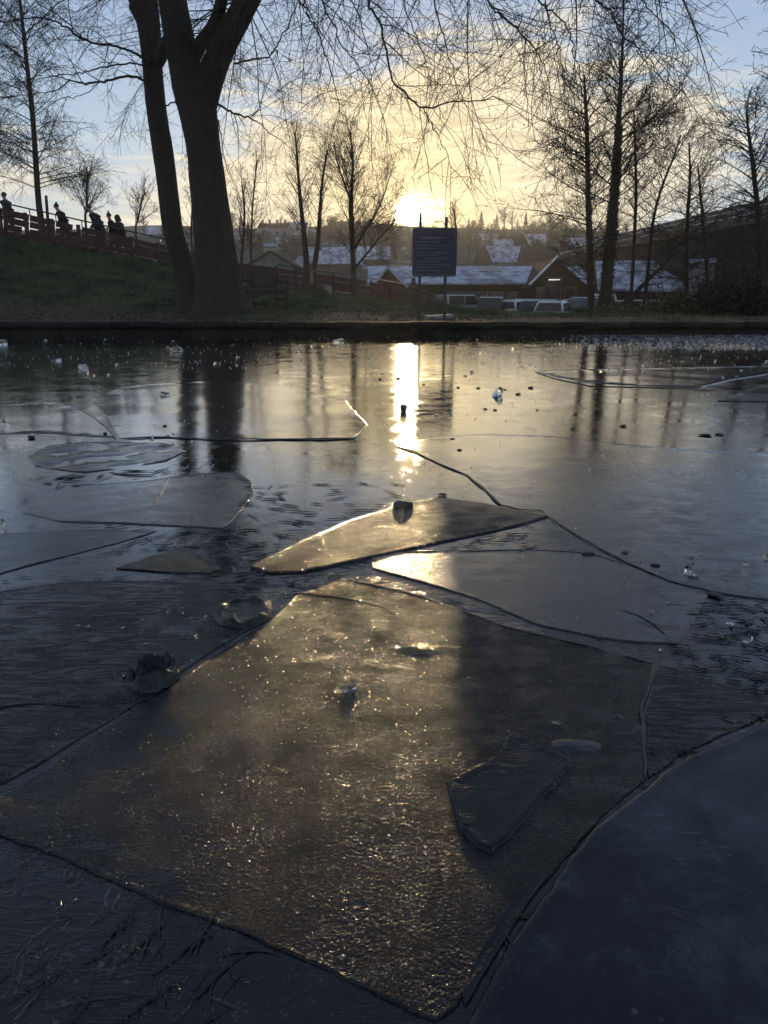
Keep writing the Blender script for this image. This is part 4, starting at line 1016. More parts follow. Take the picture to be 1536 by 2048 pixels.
def car(label, loc, head, color, kind='hatch', snow=1, lit=False):
    root = empty('parked_car', loc, head); tag(root, label, 'car', None); pm = PAINT[color]
    Lc, W, H, cab = dict(hatch=(4.0, 1.74, 1.48, (-1.75, -1.45, .35, 1.15)), estate=(4.5, 1.78, 1.50, (-2.1, -1.85, .45, 1.25)), van=(4.4, 1.82, 1.85, (-2.1, -2.0, .85, 1.45)), suv=(4.4, 1.84, 1.66, (-2.0, -1.75, .40, 1.15)))[kind]
    h2 = Lc/2; belt = .92 if kind != 'van' else 1.05
    prof = [(-h2, .42), (-h2+.05, .28), (-h2+.45, .22), (h2-.45, .22), (h2-.06, .28), (h2, .45), (h2-.03, .66), (h2-.25, .78), (cab[3], belt-.02), (cab[3]-.2, belt), (cab[0]-.05, belt), (-h2+.04, belt-.05), (-h2, .75)]
    bm = bmesh.new(); bm_prism(bm, prof, -W/2, W/2); 
    for v in bm.verts:
        if v.co.z < .4 or v.co.z > .85: v.co.y *= .95
        if abs(v.co.x) > h2-.15: v.co.y *= .90
    bmesh.ops.bevel(bm, geom=[e for e in bm.edges], offset=.035, segments=2, affect='EDGES'); obj('body', bm, pm, root, True)
    x0, x1, x2, x3 = cab
    cabp = [(x0, belt-.01), (x1, H-.05), (x1+.2, H), (x2-.2, H), (x2, H-.04), (x3, belt-.01)]
    bm = bmesh.new(); bm_prism(bm, cabp, -W/2*.95, W/2*.95)
    for v in bm.verts: v.co.y *= lerp(1.0, .80, max(0, (v.co.z-belt)/(H-belt)))
    obj_c = None
    bmesh.ops.bevel(bm, geom=[e for e in bm.edges], offset=.03, segments=2, affect='EDGES'); obj('roof', bm, pm, root, True)
    def side_y(z): return W/2*.95*lerp(1, .80, max(0, (z-belt)/(H-belt)))
    def fx(z): return lerp(x3, x2, (z-belt)/(H-.04-belt))
    def rx(z): return lerp(x0, x1, (z-belt)/(H-.05-belt))
    za, zb = belt+.05, H-.10
    for s in (-1, 1):
        mid = (rx(za)+fx(za))/2 + .05
        for (a0, a1, b0, b1) in ((rx(za)+.12, mid-.04, rx(zb)+.12, mid-.04), (mid+.04, fx(za)-.15, mid+.04, fx(zb)-.10)):
            bm = bmesh.new(); vs = []
            for x, z in ((a0, za), (a1, za), (b1, zb), (b0, zb)): vs.append((x, s*(side_y(z)+.006), z))
            f = [bm.verts.new(v) for v in vs]; g_ = [bm.verts.new((v[0], v[1]-s*.012, v[2])) for v in vs]
            for i in range(4): bm.faces.new((f[i], f[(i+1)%4], g_[(i+1)%4], g_[i]))
            bm.faces.new(f); bm.faces.new(g_); bmesh.ops.recalc_face_normals(bm, faces=bm.faces[:]); obj('window', bm, m_glass, root)
        for xx in (-h2+.78, h2-.80):
            wh = empty('wheel', (xx, s*(W/2-.10), .31)); wh.parent = root
            bm = bmesh.new(); bm_tube(bm, [(0, -s*.10, 0), (0, -s*.09, 0), (0, s*.09, 0), (0, s*.10, 0)], [.29, .31, .31, .29], 18); obj('tyre', bm, m_tyre, wh, True)
            bm = bmesh.new(); bm_tube(bm, [(0, s*.085, 0), (0, s*.108, 0)], [.20, .18], 14); obj('rim', bm, m_rim, wh)
        bm = bmesh.new(); bm_box(bm, (h2-.10, s*(W/2-.26), .62), (.14, .30, .13)); bmesh.ops.bevel(bm, geom=[e for e in bm.edges], offset=.03, segments=2, affect='EDGES'); obj('headlight', bm, m_lamp, root)
        bm = bmesh.new(); bm_box(bm, (-h2+.05, s*(W/2-.20), .74), (.10, .20, .20)); bmesh.ops.bevel(bm, geom=[e for e in bm.edges], offset=.02, segments=2, affect='EDGES'); obj('tail_light', bm, m_red_on if lit else m_red, root)
        bm = bmesh.new(); bm_box(bm, (x3-.35, s*(W/2+.06), belt+.07), (.14, .16, .12)); bmesh.ops.bevel(bm, geom=[e for e in bm.edges], offset=.03, segments=2, affect='EDGES'); obj('mirror', bm, pm, root)
    for nm_, fxx, sg_ in (('windscreen', fx, 1), ('rear_window', rx, -1)):
        bm = bmesh.new(); vs = []
        for z, s in ((za, -1), (za, 1), (zb+.02, 1), (zb+.02, -1)): vs.append((fxx(z)+sg_*.008, s*(side_y(z)-.10), z))
        f = [bm.verts.new(v) for v in vs]; g_ = [bm.verts.new((v[0]-sg_*.014, v[1], v[2])) for v in vs]
        for i in range(4): bm.faces.new((f[i], f[(i+1)%4], g_[(i+1)%4], g_[i]))
        bm.faces.new(f); bm.faces.new(g_); bmesh.ops.recalc_face_normals(bm, faces=bm.faces[:]); obj(nm_, bm, m_glass, root)
    bm = bmesh.new(); bm_box(bm, (-h2-.004, 0, .55), (.012, .52, .11)); obj('number_plate', bm, m_white, root)
    if snow:
        bm = bmesh.new(); bm_prism(bm, [(x1+.12, H-.01), (x1+.22, H+.035), (x2-.25, H+.035), (x2-.12, H-.01)], -W/2*.72, W/2*.72); bmesh.ops.bevel(bm, geom=[e for e in bm.edges], offset=.015, segments=2, affect='EDGES'); obj('snow', bm, m_snow, root, True)
    if snow > 1:
        bm = bmesh.new(); bm_prism(bm, [(cab[3]+.02, belt-.01), (cab[3]+.02, belt+.03), (h2-.28, .83), (h2-.25, .78)], -W/2*.8, W/2*.8); obj('bonnet_snow', bm, m_snow, root, True)
    return root
GZ = -1.0
def cpos(px, Y): p = at(px, 620, Y); return (p.x, Y, GZ)
car('pale silver van partly hidden by the right post of the sign', cpos(921, 60), R(38), 'silver', 'van', 0)
car('grey car just behind and to the right of the silver van', cpos(944, 64), R(40), 'grey', 'estate', 1)
car('dark estate car with a white roof rail of snow, third from the sign', cpos(984, 50), R(78), 'black', 'suv', 1)
car('white car with dark tailgate between the dark estate and the red lit car', cpos(1025, 51), R(62), 'white', 'hatch', 1)
car('dark car behind the white ones with a snowy roof and low profile', cpos(1046, 57), R(100), 'black', 'estate', 1)
car('black hatchback with snowy roof and red glowing rear lights', cpos(1070, 47), R(72), 'black', 'hatch', 1, True)
car('white hatchback with snow on its bonnet, nearest the grass in the car park', cpos(1110, 43), R(66), 'white', 'hatch', 2)
car('dark blue car with a sloping snowy windscreen left of the alder trunks', cpos(1164, 44), R(118), 'blue', 'suv', 1)
car('black car with patches of snow on its roof behind the ivy clad alder', cpos(1244, 45), R(30), 'black', 'hatch', 2)
car('silver car half hidden behind the green bush', cpos(1326, 44), R(60), 'silver', 'hatch', 1)

car('small white car far back in the row right of the silver van', cpos(1003, 70), R(20), 'white', 'hatch', 1)
car('silver hatchback at the back between the red lit car and the porch', cpos(1088, 60), R(95), 'silver', 'hatch', 1)
car('grey car beside the dark blue one, close to the porch', cpos(1142, 53), R(105), 'grey', 'hatch', 1)
car('white van standing between the two thick alder trunks', cpos(1199, 49), R(80), 'white', 'van', 1)
car('dark red car between the thin alders and the slanting stem', cpos(1286, 49), R(75), 'red', 'hatch', 1)

# ------------------------------------------------------------------ buildings
m_wall_dark = mat_plain('dark_timber_cladding', (.020, .017, .016), (.012, .011, .010), .85, 1.2, .3, 12, .2)
m_brick = mat_plain('red_brown_brick', (.11, .055, .042), (.075, .040, .032), .85, .8, .2, 8)
m_render = mat_plain('pale_render', (.52, .52, .54), (.42, .42, .45), .85, .5)
m_grey = mat_plain('grey_render', (.20, .20, .205), (.14, .14, .15), .85, .5)
m_roofsnow, t, b = new_mat('snow_on_tiles'); co = t.n('ShaderNodeTexCoord').outputs['Object']
t.l.new(t.mix(t.smooth(t.noise(co, .9, 5, .68), .38, .62), (.17, .18, .22), (.50, .54, .63)), b.inputs['Base Color']); b.inputs['Roughness'].default_value = .8
m_tile = mat_plain('dark_roof_tiles', (.045, .034, .030), (.028, .022, .021), .9, 1.0, .3, 6, .1)
m_win, t, b = new_mat('window_glass'); b.inputs['Base Color'].default_value = (.03, .035, .045, 1); b.inputs['Roughness'].default_value = .12
m_frame = mat_plain('window_frame', (.10, .09, .085), (.07, .06, .06), .6, 2)
m_sky_l = mat_plain('rooflight_glass', (.34, .33, .30), (.20, .19, .18), .35, 2)
def slab(bm, pts, th):
    """a thin slab: quad pts (in order) thickened along its normal"""
    P = [Vector(p) for p in pts]; n = (P[1]-P[0]).cross(P[3]-P[0]).normalized()*th
    f = [bm.verts.new(p) for p in P]; g_ = [bm.verts.new(p+n) for p in P]
    for i in range(4): bm.faces.new((f[i], f[(i+1)%4], g_[(i+1)%4], g_[i]))
    bm.faces.new(f); bm.faces.new(g_); bmesh.ops.recalc_face_normals(bm, faces=bm.faces[:])
def house(label, loc, rz, w, d, hw, hr, wall, roof, chim=((.35, .0),), wins=((-.25, .5), (.25, .5)), name='house', over=.25, cat='house', win_w=.9, win_h=1.1):
    """gabled house: ridge along local x (length w), depth d, wall height hw, roof height hr; the front faces local -y"""
    root = empty(name, loc, rz); tag(root, label, cat)
    bm = bmesh.new(); bm_prism(bm, [(-d/2, -2.0), (d/2, -2.0), (d/2, hw), (0, hw+hr-.02), (-d/2, hw)], -w/2, w/2, 'x'); obj('wall', bm, wall, root)
    bm = bmesh.new(); e = over; k = hr/(d/2)
    slab(bm, [(-w/2-e, -d/2-e, hw-e*k+.02), (w/2+e, -d/2-e, hw-e*k+.02), (w/2+e, 0, hw+hr+.02), (-w/2-e, 0, hw+hr+.02)], .14)
    slab(bm, [(w/2+e, d/2+e, hw-e*k+.02), (-w/2-e, d/2+e, hw-e*k+.02), (-w/2-e, 0, hw+hr+.02), (w/2+e, 0, hw+hr+.02)], .14)
    ro = obj('roof', bm, roof, root)
    for cx__, cy__ in chim:
        bm = bmesh.new(); zt = hw+hr*(1-abs(cy__)*2)
        bm_box(bm, (cx__*w, cy__*d, zt+.1), (.75, .6, 2.0)); bm_box(bm, (cx__*w, cy__*d, zt+1.14), (.85, .7, .10))
        for q in (-.18, .18): bm_tube(bm, [(cx__*w+q, cy__*d, zt+1.1), (cx__*w+q, cy__*d, zt+1.5)], .10, 8)
        obj('chimney', bm, m_brick, ro)
    for wx, wz in wins:
        bm = bmesh.new(); bm_box(bm, (wx*w, -d/2-.01, wz*hw), (win_w, .08, win_h)); f = obj('window', bm, m_frame, root)
        bm = bmesh.new(); bm_box(bm, (wx*w-.21*win_w, -d/2-.045, wz*hw), (win_w*.36, .03, win_h*.84)); bm_box(bm, (wx*w+.21*win_w, -d/2-.045, wz*hw), (win_w*.36, .03, win_h*.84)); obj('pane', bm, m_win, f)
    return root
# long low hall with the snow covered roof
Yh = 62.0; x0, x1 = at(742, 560, Yh).x, at(1180, 560, Yh).x; ze = at(960, 567.5, Yh).z; zr = at(960, 536, Yh+5).z
hall = house('long low hall with a snow covered roof and five dark windows beyond the car park', ((x0+x1)/2, Yh+5, GZ), 0, x1-x0, 10, ze-GZ, zr-ze, m_wall_dark, m_roofsnow, (), [((at(p, 590, Yh).x-(x0+x1)/2)/(x1-x0), .50) for p in (908, 949, 990, 1032, 1060)], 'hall', .3, 'building', 1.5, 1.5)
Lh = Vector(hall.location); bm = bmesh.new()
for i in range(9):
    xa = at(969+i*5.2, 545, Yh).x-Lh.x; xb = at(969+i*5.2+3.4, 545, Yh).x-Lh.x; s0, s1 = .60, .96
    y0_, y1_ = -5+5*s0, -5+5*s1; z0_, z1_ = ze-GZ+(zr-ze)*s0+.18, ze-GZ+(zr-ze)*s1+.18
    slab(bm, [(xa, y0_, z0_), (xb, y0_, z0_), (xb, y1_, z1_), (xa, y1_, z1_)], .06)
obj('skylight', bm, m_sky_l, hall)
# two gabled porches in front of it
def gable_front(label, pxa, pxb, py_e, px_p, py_p, Y, depth, wall, roof, name='gabled_building'):
    a, b_, p = at(pxa, py_e, Y), at(pxb, py_e, Y), at(px_p, py_p, Y); cxx = p.x
    root = empty(name, (cxx, Y, GZ)); tag(root, label, 'building')
    bm = bmesh.new(); poly = [(a.x-cxx+.25, -.5), (b_.x-cxx-.25, -.5), (b_.x-cxx-.25, a.z-GZ), (0, p.z-GZ-.12), (a.x-cxx+.25, a.z-GZ)]; bm_prism(bm, poly, 0, depth); obj('wall', bm, wall, root)
    bm = bmesh.new()
    slab(bm, [(a.x-cxx-.1, -.3, a.z-GZ-.25), (0, -.3, p.z-GZ), (0, depth, p.z-GZ), (a.x-cxx-.1, depth, a.z-GZ-.25)], -.16)
    slab(bm, [(b_.x-cxx+.1, -.3, a.z-GZ-.25), (0, -.3, p.z-GZ), (0, depth, p.z-GZ), (b_.x-cxx+.1, depth, a.z-GZ-.25)], .16)
    obj('roof', bm, roof, root)
    return root
gable_front('small dark gabled porch at the left end of the snowy roofed hall', 744, 816, 568, 775, 531, 60.5, 5, m_wall_dark, m_roofsnow)
g2 = gable_front('dark gabled entrance with a small lit sign at the right end of the hall', 1058, 1174, 568, 1113, 517, 59, 9, m_wall_dark, m_tile)
a_, p_ = at(1058, 568, 59), at(1113, 517, 59); L = Vector(g2.location); bm = bmesh.new(); bm_bar(bm, Vector((a_.x-.05, 58.55, a_.z-.05))-L, Vector((p_.x, 58.55, p_.z+.16))-L, .45, .10); obj('verge_snow', bm, m_snow, g2)
m_lit, t, b = new_mat('lit_lettering'); b.inputs['Base Color'].default_value = (.8, .78, .7, 1); b.inputs['Emission Color'].default_value = (1, .93, .78, 1); b.inputs['Emission Strength'].default_value = .9
bm = bmesh.new(); c_ = at(1108, 560.5, 59)
for k, wd in enumerate((.28, .14, .05, .16, .05, .20)):
    xx = c_.x - g2.location.x - .42 + sum((.28, .14, .05, .16, .05, .20)[:k]) ; bm_box(bm, (xx+wd/2-.01, -.045, c_.z-GZ), (wd*.85, .05, .13))
obj('lit_sign', bm, m_lit, g2)
for px_, py_, w_, h_ in ((1108, 585, 1.2, 2.2), (1083, 592, .9, 1.3), (1140, 592, .9, 1.3)):
    c_ = at(px_, py_, 59); bm = bmesh.new(); bm_box(bm, (c_.x-g2.location.x, -.03, max(c_.z-GZ, h_/2)), (w_, .06, h_)); f = obj('door' if px_ == 1108 else 'window', bm, m_frame, g2)
    bm = bmesh.new(); bm_box(bm, (c_.x-g2.location.x, -.075, max(c_.z-GZ, h_/2)), (w_*.8, .03, h_*.8)); obj('pane', bm, m_win, f)

# long dark shed on the right, its ridge running away to the left
ra, rb = at(1530, 404, 47), at(1178, 479, 82); ea, eb = at(1600, 520, 40), at(1160, 528, 78)
shed = empty('shed', (rb.x, rb.y, GZ)); tag(shed, 'long dark roofed shed with pale lines of snow along its roof, on the right', 'building'); L = Vector(shed.location)
d_ = (rb-ra); d_.z = 0; nrm = Vector((d_.y, -d_.x, 0)).normalized()
if nrm.y > 0: nrm = -nrm                                     # towards the viewer's side
zr_ = (ra.z+rb.z)/2; wid = 3.6; zev = 4.4
A0, B0 = Vector((ra.x, ra.y, zr_)), Vector((rb.x, rb.y, zr_)); ext = (A0-B0).normalized()*14; A0 = A0 + ext
fl = lambda P, k, z: Vector((P.x+nrm.x*wid*k, P.y+nrm.y*wid*k, z))
bm = bmesh.new(); slab(bm, [fl(A0, 1.04, zev-.1)-L, fl(B0, 1.04, zev-.1)-L, B0-L, A0-L], .16); slab(bm, [fl(A0, -1.04, zev-.1)-L, fl(B0, -1.04, zev-.1)-L, B0-L, A0-L], -.16)
rf = obj('roof', bm, m_tile, shed)
bm = bmesh.new()
for k in (.22, .48, .80):
    za_ = lerp(zr_, zev, k)+.20; rr = random.Random(int(k*100)); s = 0
    while s < 1:
        e_ = min(1, s+rr.uniform(.03, .10))
        p0, p1 = fl(A0.lerp(B0, s), k, za_), fl(A0.lerp(B0, e_), k, za_); bm_bar(bm, p0-L, p1-L, rr.uniform(.10, .22), .05); s = e_+rr.uniform(.004, .03)
obj('snow_line', bm, m_snow, rf)
bm = bmesh.new()
for k in (1, -1):
    slab(bm, [fl(A0, k, -1.3)-L, fl(B0, k, -1.3)-L, fl(B0, k, zev)-L, fl(A0, k, zev)-L], .15)
f = [B0-L+Vector((0,0,-.05)), fl(B0, 1, zev)-L, fl(B0, 1, -1.3)-L, fl(B0, -1, -1.3)-L, fl(B0, -1, zev)-L]
bm.faces.new([bm.verts.new(v) for v in f]); obj('wall', bm, m_wall_dark, shed)
# snow covered lean-to in front of the shed and the pale block with a doorway
pa, pb = at(1196, 582, 50), at(1385, 584, 47); ta, tb = at(1190, 526, 55), at(1400, 524, 53)
ann = empty('annex', (pa.x, pa.y, GZ)); tag(ann, 'low annex with a wide blue white snowy roof behind the right hand trees', 'building'); L = Vector(ann.location)
bm = bmesh.new(); slab(bm, [pa-L, pb-L, tb-L, ta-L], .15); obj('roof', bm, m_roofsnow, ann)
bm = bmesh.new(); q0, q1 = Vector((pa.x, pa.y+.3, GZ-.3)), Vector((pb.x, pb.y+.3, GZ-.3))
slab(bm, [q0-L, q1-L, Vector((pb.x, pb.y+.3, pb.z-.02))-L, Vector((pa.x, pa.y+.3, pa.z-.02))-L], -.2); obj('wall', bm, m_wall_dark, ann)
ba, bb = at(1376, 527, 46), at(1530, 520, 42)
blk = empty('outbuilding', (ba.x, ba.y, GZ)); tag(blk, 'pale grey outbuilding with a dark doorway behind the thicket at right', 'building'); L = Vector(blk.location)
bm = bmesh.new(); fr = Vector((bb.x-ba.x, bb.y-ba.y, 0)); bk = Vector((-fr.y, fr.x, 0)).normalized()*5
poly = [Vector((0,0,0)), fr, fr+bk, bk]; lo = [bm.verts.new(p+Vector((0,0,-.4))) for p in poly]; hi = [bm.verts.new(p+Vector((0,0,ba.z-GZ))) for p in poly]
for i in range(4): bm.faces.new((lo[i], lo[(i+1)%4], hi[(i+1)%4], hi[i]))
bm.faces.new(hi); bm.faces.new(lo); bmesh.ops.recalc_face_normals(bm, faces=bm.faces[:]); obj('wall', bm, m_grey, blk)
bm = bmesh.new(); slab(bm, [Vector((-.2,-.2,ba.z-GZ+.01)), fr+Vector((.2,-.2,ba.z-GZ+.01)), fr+bk+Vector((.2,.2,ba.z-GZ+.01)), bk+Vector((-.2,.2,ba.z-GZ+.01))], .2); obj('roof', bm, m_roofsnow, blk)
d0, d1 = .24, .42; bm = bmesh.new(); of = -bk.normalized()*.05
slab(bm, [fr*d0+of, fr*d1+of, fr*d1+of+Vector((0,0,2.4)), fr*d0+of+Vector((0,0,2.4))], .04); obj('door', bm, m_wall_dark, blk)

def on_hill(px, py):
    """point where the line of sight through a photo point meets the hillside"""
    d = ray(px, py); Y = 60.0
    while Y < 398:
        p = at(px, py, Y)
        if p.z <= (hill_z(p.x, Y) if Y > 95 else -1): break
        Y += 1.0
    return at(px, py, Y), Y
def hill_house(label, px, py, wpx, hwpx, hrpx, wall, roof, rz=0, dk=.7, chim=((.35, 0),), wins=((-.25, .55), (.25, .55)), **kw):
    p, Y = on_hill(px, py); s = Y/F
    w = wpx*s; d = max(4.5, w*dk)
    return house(label, (p.x, Y+d/2, p.z-.3), R(rz), w, d, hwpx*s, hrpx*s, wall, roof, chim, wins, **kw)
def gfront(label, px, py, wpx, hwpx, hrpx, wall, roof, chim=(), **kw):
    """house seen gable end on"""
    p, Y = on_hill(px, py); s = Y/F; w = wpx*s
    return house(label, (p.x, Y+4, p.z-.3), R(90), 8, w, hwpx*s, hrpx*s, wall, roof, chim, (), **kw)
p = at(541, 540, 72)
house('plain brown gable ended cabin just above the graffiti fence panel', (p.x, 76, GZ), R(90), 7, pxm(84, 72), at(541, 531, 72).z-GZ, at(536, 504, 72).z-at(541, 531, 72).z, m_grey, m_tile, (), (), 'cabin', .3, 'building')
hill_house('bright white flat fronted house on the hillside left of the double stemmed tree', 565, 499, 24, 18, 5, m_render, m_roofsnow, 5, 1.0, (), ((-.25, .5), (.25, .5)))
hill_house('low white roofed extension left of the bright white house', 541, 497, 26, 6, 5, m_grey, m_roofsnow, 0, .6, (), ())
hill_house('old grey terrace with tall chimneys on the skyline left of the trees', 548, 476, 56, 20, 8, m_grey, m_tile, -6, .4, ((-.4, 0), (-.15, 0), (.1, 0), (.38, 0)), ((-.35, .5), (-.1, .5), (.15, .5), (.4, .5)))
hill_house('pale blocky building on the skyline behind the double stemmed tree', 592, 470, 42, 20, 5, m_render, m_roofsnow, 8, .5, ((.3, 0),), ((-.3, .6), (0, .6), (.3, .6)))
hill_house('dark red brick house seen through the double stemmed tree', 606, 520, 50, 30, 12, m_brick, m_tile, 4, .7, ((.36, 0),))
gfront('little snow roofed gable beside the foot of the double stemmed tree', 600, 536, 28, 10, 14, m_render, m_roofsnow)
hill_house('long house with broad snowy roof and tall red chimney left of the knobbed tree', 668, 546, 104, 20, 30, m_brick, m_roofsnow, 2, .55, ((-.27, -.1), (.36, 0)), ((-.35, .5), (-.1, .5), (.15, .5), (.38, .5)))
hill_house('snow roofed house behind the knobbed tree to the left of the sun glow', 748, 530, 60, 14, 22, m_brick, m_roofsnow, -4, .6, ((-.3, 0),))
hill_house('dark house on the skyline left of the low sun', 690, 470, 56, 12, 14, m_brick, m_tile, 3, .5, ((-.35, 0), (.3, 0)))
hill_house('dark gabled house on the skyline directly below the sun', 765, 470, 40, 10, 12, m_brick, m_tile, -5, .6, ((.3, 0),))
hill_house('wide grey snow roofed house to the right of the sign', 1010, 530, 76, 9, 28, m_grey, m_roofsnow, 3, .5, ())
gfront('dark gable end attached to the left of the wide grey roof', 968, 531, 26, 10, 28, m_brick, m_tile)
hill_house('pale house with frosty roof high above the wide grey roof', 1005, 496, 40, 8, 9, m_render, m_roofsnow, 0, .6, ((.35, 0),))
gfront('steep dark gable under the bright blue snowy roof', 1044, 497, 24, 6, 22, m_wall_dark, m_tile)
hill_house('house with a bright blue white snow roof right of the dark gable', 1068, 496, 44, 9, 18, m_grey, m_roofsnow, 0, .5, ((-.3, 0),))
hill_house('dark red house with a hipped looking roof behind the lit entrance', 1080, 545, 66, 26, 24, m_brick, m_tile, 6, .7, ())
hill_house('low white building far up the slope right of the sign', 972, 480, 46, 7, 6, m_render, m_roofsnow, 0, .6, ((.3, 0),))
hill_house('snowy roofed row of houses behind the left alder', 1160, 498, 70, 10, 12, m_grey, m_roofsnow, -4, .4, ((-.35, 0), (.1, 0)))
hill_house('snowy roofed house at far right behind the ivy clad alder', 1228, 486, 50, 8, 10, m_grey, m_roofsnow, 2, .5, ((.2, 0),))
hill_house('blue white roofed shed showing between the two big trunks and fence', 312, 476, 34, 9, 12, m_grey, m_roofsnow, 0, .6, ())
hill_house('far dark house on the hill at the left of the trunks', 372, 478, 40, 12, 12, m_brick, m_tile, 4, .6, ((.3, 0),))

# ---- trees of the far hillside: four kinds, copied
def hill_tree(kind, seed):
    rr = random.Random(seed); root = empty('hillside_tree'); T = Tubes(); P = []
    tt = Tubes(); H = 9.0
    if kind == 'conifer':
        tt.add([(0,0,-.5), (0,0,H*.5), (0,0,H)], [.22, .13, .02], 6); tt.build('trunk', m_bark, root)
        for k in range(1500):
            f = rr.random()**.8; z = lerp(1.0, H, f); r = lerp(1.7, .05, f)*(.5+.5*math.sqrt(rr.random()))*(1+.25*math.sin(z*5)); a = rr.uniform(0, 6.283)
            P.append((Vector((math.cos(a)*r, math.sin(a)*r, z - r*.25)), rr.uniform(.10, .26)))
        leaf_mesh('crown', P, m_conifer, root, rr)
    elif kind == 'evergreen':
        tt.add([(0,0,-.5), (0,0,H*.3), (.2,0,H*.6)], [.28, .2, .1], 6); tt.build('trunk', m_bark, root)
        lobes = [(Vector((rr.gauss(0, 1.3), rr.gauss(0, 1.3), rr.uniform(2.6, 6.8))), rr.uniform(.9, 1.7)) for _ in range(14)]
        for c_, r_ in lobes:
            for k in range(170):
                P.append((c_ + rvec(rr).normalized()*r_*rr.uniform(.55, 1.05), rr.uniform(.10, .24)))
        leaf_mesh('crown', P, m_conifer, root, rr)
    else:
        tt.add([(0,0,-.5), (.1,0,H*.25), (0,.1,H*.5), (.05,0,H*.85)], [.26, .20, .12, .04], 7); tt.build('trunk', m_bark, root)
        S = tw(.55, .14, (.10, .06, .03), 2, (2.2, 2.2), .018, (1.9, 1.0))
        for k in range(42 if kind == 'bare' else 60):
            f = rr.uniform(.22, 1); z = f*H*.8; a = rr.uniform(0, 6.283); up = lerp(.35, 1.3, f)
            grow(T, (0, 0, z), Vector((math.cos(a), math.sin(a), up)), lerp(3.2, 1.4, f)*rr.uniform(.7, 1.2), .06, 0, S, rr)
        T.build('crown', m_twig, root)
    return root
protos = {k: hill_tree(k, s) for k, s in (('bare', 51), ('bushy', 52), ('conifer', 53), ('evergreen', 54))}
HL = dict(bare='bare winter tree with a thin crown on the far hillside', bushy='dense twiggy bare tree on the far hillside', conifer='dark pointed conifer on the far hillside', evergreen='dark round evergreen tree on the far hillside')
used = set(); rr = random.Random(77)
def put_tree(kind, px, py, hpx):
    p, Y = on_hill(px, py); o = protos[kind]
    if kind in used: o = copy_tree(o)
    used.add(kind)
    s = 1.45*hpx*Y/F/9.0; o.location = (p.x, Y, p.z); o.scale = (s*rr.uniform(.85, 1.2), s*rr.uniform(.85, 1.2), s); o.rotation_euler = (0, 0, rr.uniform(0, 6.28))
    tag(o, HL[kind], 'tree', dict(bare='bare trees on the far hillside', bushy='twiggy trees on the far hillside', conifer='conifers on the far hillside', evergreen='evergreens on the far hillside')[kind])
SK = [('bushy',290,468,26),('bare',350,470,34),('evergreen',452,470,24),('bushy',468,474,34),('conifer',486,475,30),('bare',520,472,20),('bushy',640,470,26),('evergreen',668,462,26),('evergreen',655,470,22),('bushy',712,464,16),('evergreen',728,462,14),('bare',745,462,16),
      ('bushy',800,470,16),('conifer',935,468,20),('evergreen',950,468,16),('conifer',963,466,26),('bushy',985,468,20),('conifer',990,464,22),('bare',1005,464,34),('bare',1022,465,30),('evergreen',1040,470,14),('conifer',1052,474,30),('evergreen',1066,474,24),('evergreen',1078,476,22),('bushy',1098,480,40),('evergreen',1112,480,36),('bushy',1130,478,30),('evergreen',1150,476,18),('bushy',1200,474,22),('bushy',1225,472,24),
      ('evergreen',520,490,22),('bushy',500,500,36),('bushy',540,490,20),('evergreen',585,510,26),('bushy',640,500,40),('bushy',660,494,30),('evergreen',690,496,26),('bushy',705,510,40),('bushy',730,500,36),('evergreen',750,490,24),('bushy',770,510,44),('bushy',800,500,36),('bare',790,520,40),('bushy',830,500,30),('evergreen',850,490,22),('bushy',870,510,40),('bushy',900,500,34),('evergreen',925,490,24),('bushy',935,520,46),('bushy',950,500,30),('evergreen',1000,486,16),('bushy',1030,510,30),('bushy',1100,510,40),('bushy',1130,510,40),('evergreen',1125,500,22),('bushy',1180,505,34),('bushy',1205,500,34),('bare',1250,490,34),('bushy',420,500,36),('bushy',450,505,40),('bushy',330,495,30),('bushy',860,530,44),('bushy',905,532,44),('bushy',760,535,40),('bushy',820,532,40)]
for k in range(46):
    SK.append((rr.choice(['bushy', 'bushy', 'evergreen', 'bare', 'conifer']), rr.uniform(440, 1190), rr.uniform(464, 476), rr.uniform(10, 20)))
for k in range(40):
    SK.append((rr.choice(['bushy', 'bushy', 'evergreen']), rr.uniform(440, 1220), rr.uniform(482, 520), rr.uniform(18, 32)))
for k, a, b_, h_ in SK: put_tree(k, a + rr.uniform(-3, 3), b_, h_)

# ------------------------------------------------------------------ thicket, bush, grass, leaves
m_bush = mat_plain('olive_leaves', (.050, .060, .018), (.085, .080, .030), .7, 2)
m_bramble = mat_plain('dark_bramble', (.022, .020, .014), (.040, .030, .020), .8, 2)
def bush(label, px, py, wpx, hpx, Y, n, mat, name='bush', seed=1, leaf=(.03, .07)):
    rr = random.Random(seed); p = at(px, py, Y); g = ground_z(p.x, Y); root = empty(name, (p.x, Y, g)); tag(root, label, 'bush')
    w, h = pxm(wpx, Y)/2, pxm(hpx, Y); P = []; T = Tubes()
    for k in range(n//22):
        a = rr.uniform(0, 6.283); f = rr.random()**.6
        tip = Vector((math.cos(a)*w*f, math.sin(a)*w*.6*f, h*rr.uniform(.35, 1.0)*(1-.5*f*f))); b0 = Vector((tip.x*.35, tip.y*.35, -.05))
        mid = b0.lerp(tip, .55) + Vector((0, 0, h*.12)) + rvec(rr)*.04
        T.add([b0 + root.location, mid + root.location, tip + root.location], [.008, .006, .003], 3)
        for j in range(22): P.append((root.location + b0.lerp(tip, rr.uniform(.35, 1.05)) + rvec(rr)*.10, rr.uniform(*leaf)))
    T.build('stem', m_twig, root); leaf_mesh('foliage', P, mat, root, rr)
bush('olive green leafy bush at the water edge in front of the silver car', 1345, 630, 120, 46, 23.0, 3600, m_bush, 'bush', 3)
